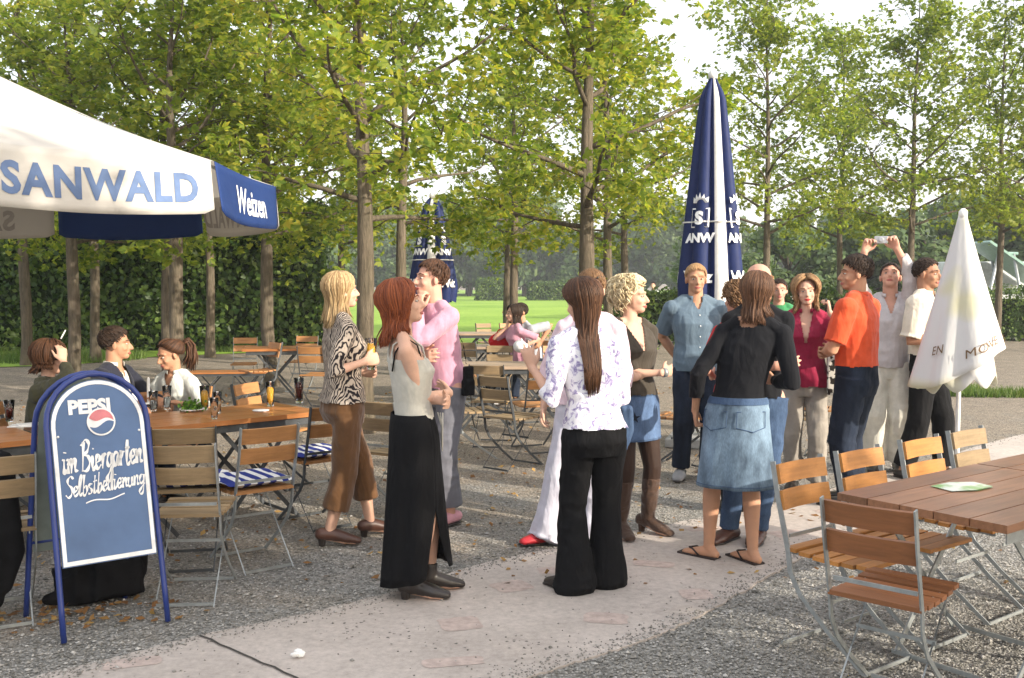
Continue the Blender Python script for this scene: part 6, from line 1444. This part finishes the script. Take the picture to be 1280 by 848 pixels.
# ================================================================ fallen leaves and loose stones
rs = np.random.default_rng(77)
def scatter(name, label, cat, n, gen, m, size, nl=1, z=.006, droop=.1):
    P = gen(n); P = np.concatenate([P, np.full((len(P), 1), z)], 1); Nn = rs.normal(size=P.shape)*.35+np.array([0, 0, 1.0]); vs, fs = palmate(P, Nn, rs.uniform(.6, 1.3, len(P))*size, rs, nl, droop)
    vs[:, 2] = np.abs(vs[:, 2])+.002; me = leaf_mesh(name, vs, fs, m); o = bpy.data.objects.new(name, me); col.objects.link(o); props(o, label, cat, kind='stuff')
p = G(373, 824); b = MB()
for k in range(5): b.ell((.012*math.sin(k*2.4), .012*math.cos(k*1.7), .014+.003*k), (.022, .014, .009), Matrix.Rotation(k*1.1, 3, 'X'), 7, 5)
o = b.build('crumpled_paper', M_white); o.location = (p.x, p.y, .004); props(o, 'small crumpled white paper lying on the path at the bottom', 'paper')
M_dry = leafmat('dry_leaf', [(.15, (.10, .045, .018)), (.5, (.26, .13, .045)), (.8, (.42, .27, .09)), (1, (.50, .42, .2))], .15, .8)
def reg(n):
    a = np.stack([rs.uniform(-7, 3.4, n), rs.uniform(5.3, 16, n)], 1); dens = np.array([.5+noise.noise(Vector((p[0]*.9, p[1]*.9, 3))) for p in a]); a = a[dens > rs.uniform(0, 1, n)*.9]
    c = np.concatenate([np.array(G(60, 775).xy)+rs.normal(size=(60, 2))*[.18, .12], np.array(G(140, 762).xy)+rs.normal(size=(40, 2))*[.2, .1]]); return np.concatenate([a, c])
scatter('fallen_leaves', 'brown fallen leaves scattered over the gravel', 'leaves', 3800, reg, M_dry, .05, 1)
def stones(n, regf, name, label, szr, m):
    P = regf(n); v = []; f = []; base = np.array([(1, 0, 0), (-1, 0, 0), (0, 1, 0), (0, -1, 0), (0, 0, 1), (0, 0, -1)], float); fc = [(0, 2, 4), (2, 1, 4), (1, 3, 4), (3, 0, 4), (2, 0, 5), (1, 2, 5), (3, 1, 5), (0, 3, 5)]
    vs = []; 
    for i, p in enumerate(P):
        s = rs.uniform(*szr)*(1 if rs.random() < .93 else 1.8); A_ = base*s*rs.uniform(.6, 1.2, (6, 3))*np.array([1, 1, .6]); a = rs.uniform(0, 6.28); c_, s_ = math.cos(a), math.sin(a)
        A_ = A_@np.array([[c_, s_, 0], [-s_, c_, 0], [0, 0, 1]])+np.array([p[0], p[1], p[2]+s*.25]); k = len(v); v += A_.tolist(); f += [(a_+k, b_+k, d_+k) for a_, b_, d_ in fc]
    me = bpy.data.meshes.new(name); me.from_pydata(v, [], f); me.materials.append(m); o = bpy.data.objects.new(name, me); col.objects.link(o); props(o, label, 'gravel', kind='stuff')
t = NT('pebble'); g = t.n('ShaderNodeNewGeometry'); t.bsdf(t.ramp(g.outputs['Random Per Island'], [(0, (.13, .125, .11)), (.5, (.23, .22, .20)), (.85, (.31, .295, .27)), (1, (.50, .48, .45))]), .85, .2); M_peb = t.m
from mathutils.geometry import intersect_point_line
poly2 = PATH_POLY
def inpoly(x, y):
    c = False; j = len(poly2)-1
    for i in range(len(poly2)):
        xi, yi = poly2[i]; xj, yj = poly2[j]
        if (yi > y) != (yj > y) and x < (xj-xi)*(y-yi)/(yj-yi)+xi: c = not c
        j = i
    return c
def regs(n):
    out = []
    while len(out) < n:
        py = 540+310*rs.random()**.8; px = rs.uniform(-40, 1320); p = G(px, py)
        if not inpoly(p.x, p.y): out.append((p.x, p.y, -.003))
    return out
stones(26000, regs, 'gravel_stones', 'loose grey gravel stones covering the ground', (.004, .0095), M_peb)
ledge = PATH_POLY
def regp(n):
    out = []
    while len(out) < n:
        e = ledge[int(rs.integers(len(ledge)))] if rs.random() < .93 else None
        if e is None: p = G(rs.uniform(0, 1280), rs.uniform(600, 860)); x, y = p.x, p.y
        else: x, y = e[0]+rs.normal()*.07, e[1]+rs.normal()*.07
        if inpoly(x, y): out.append((x, y, .005))
    return out
stones(4200, regp, 'path_grit', 'small dark grit lying on the path', (.003, .0075), M_peb)
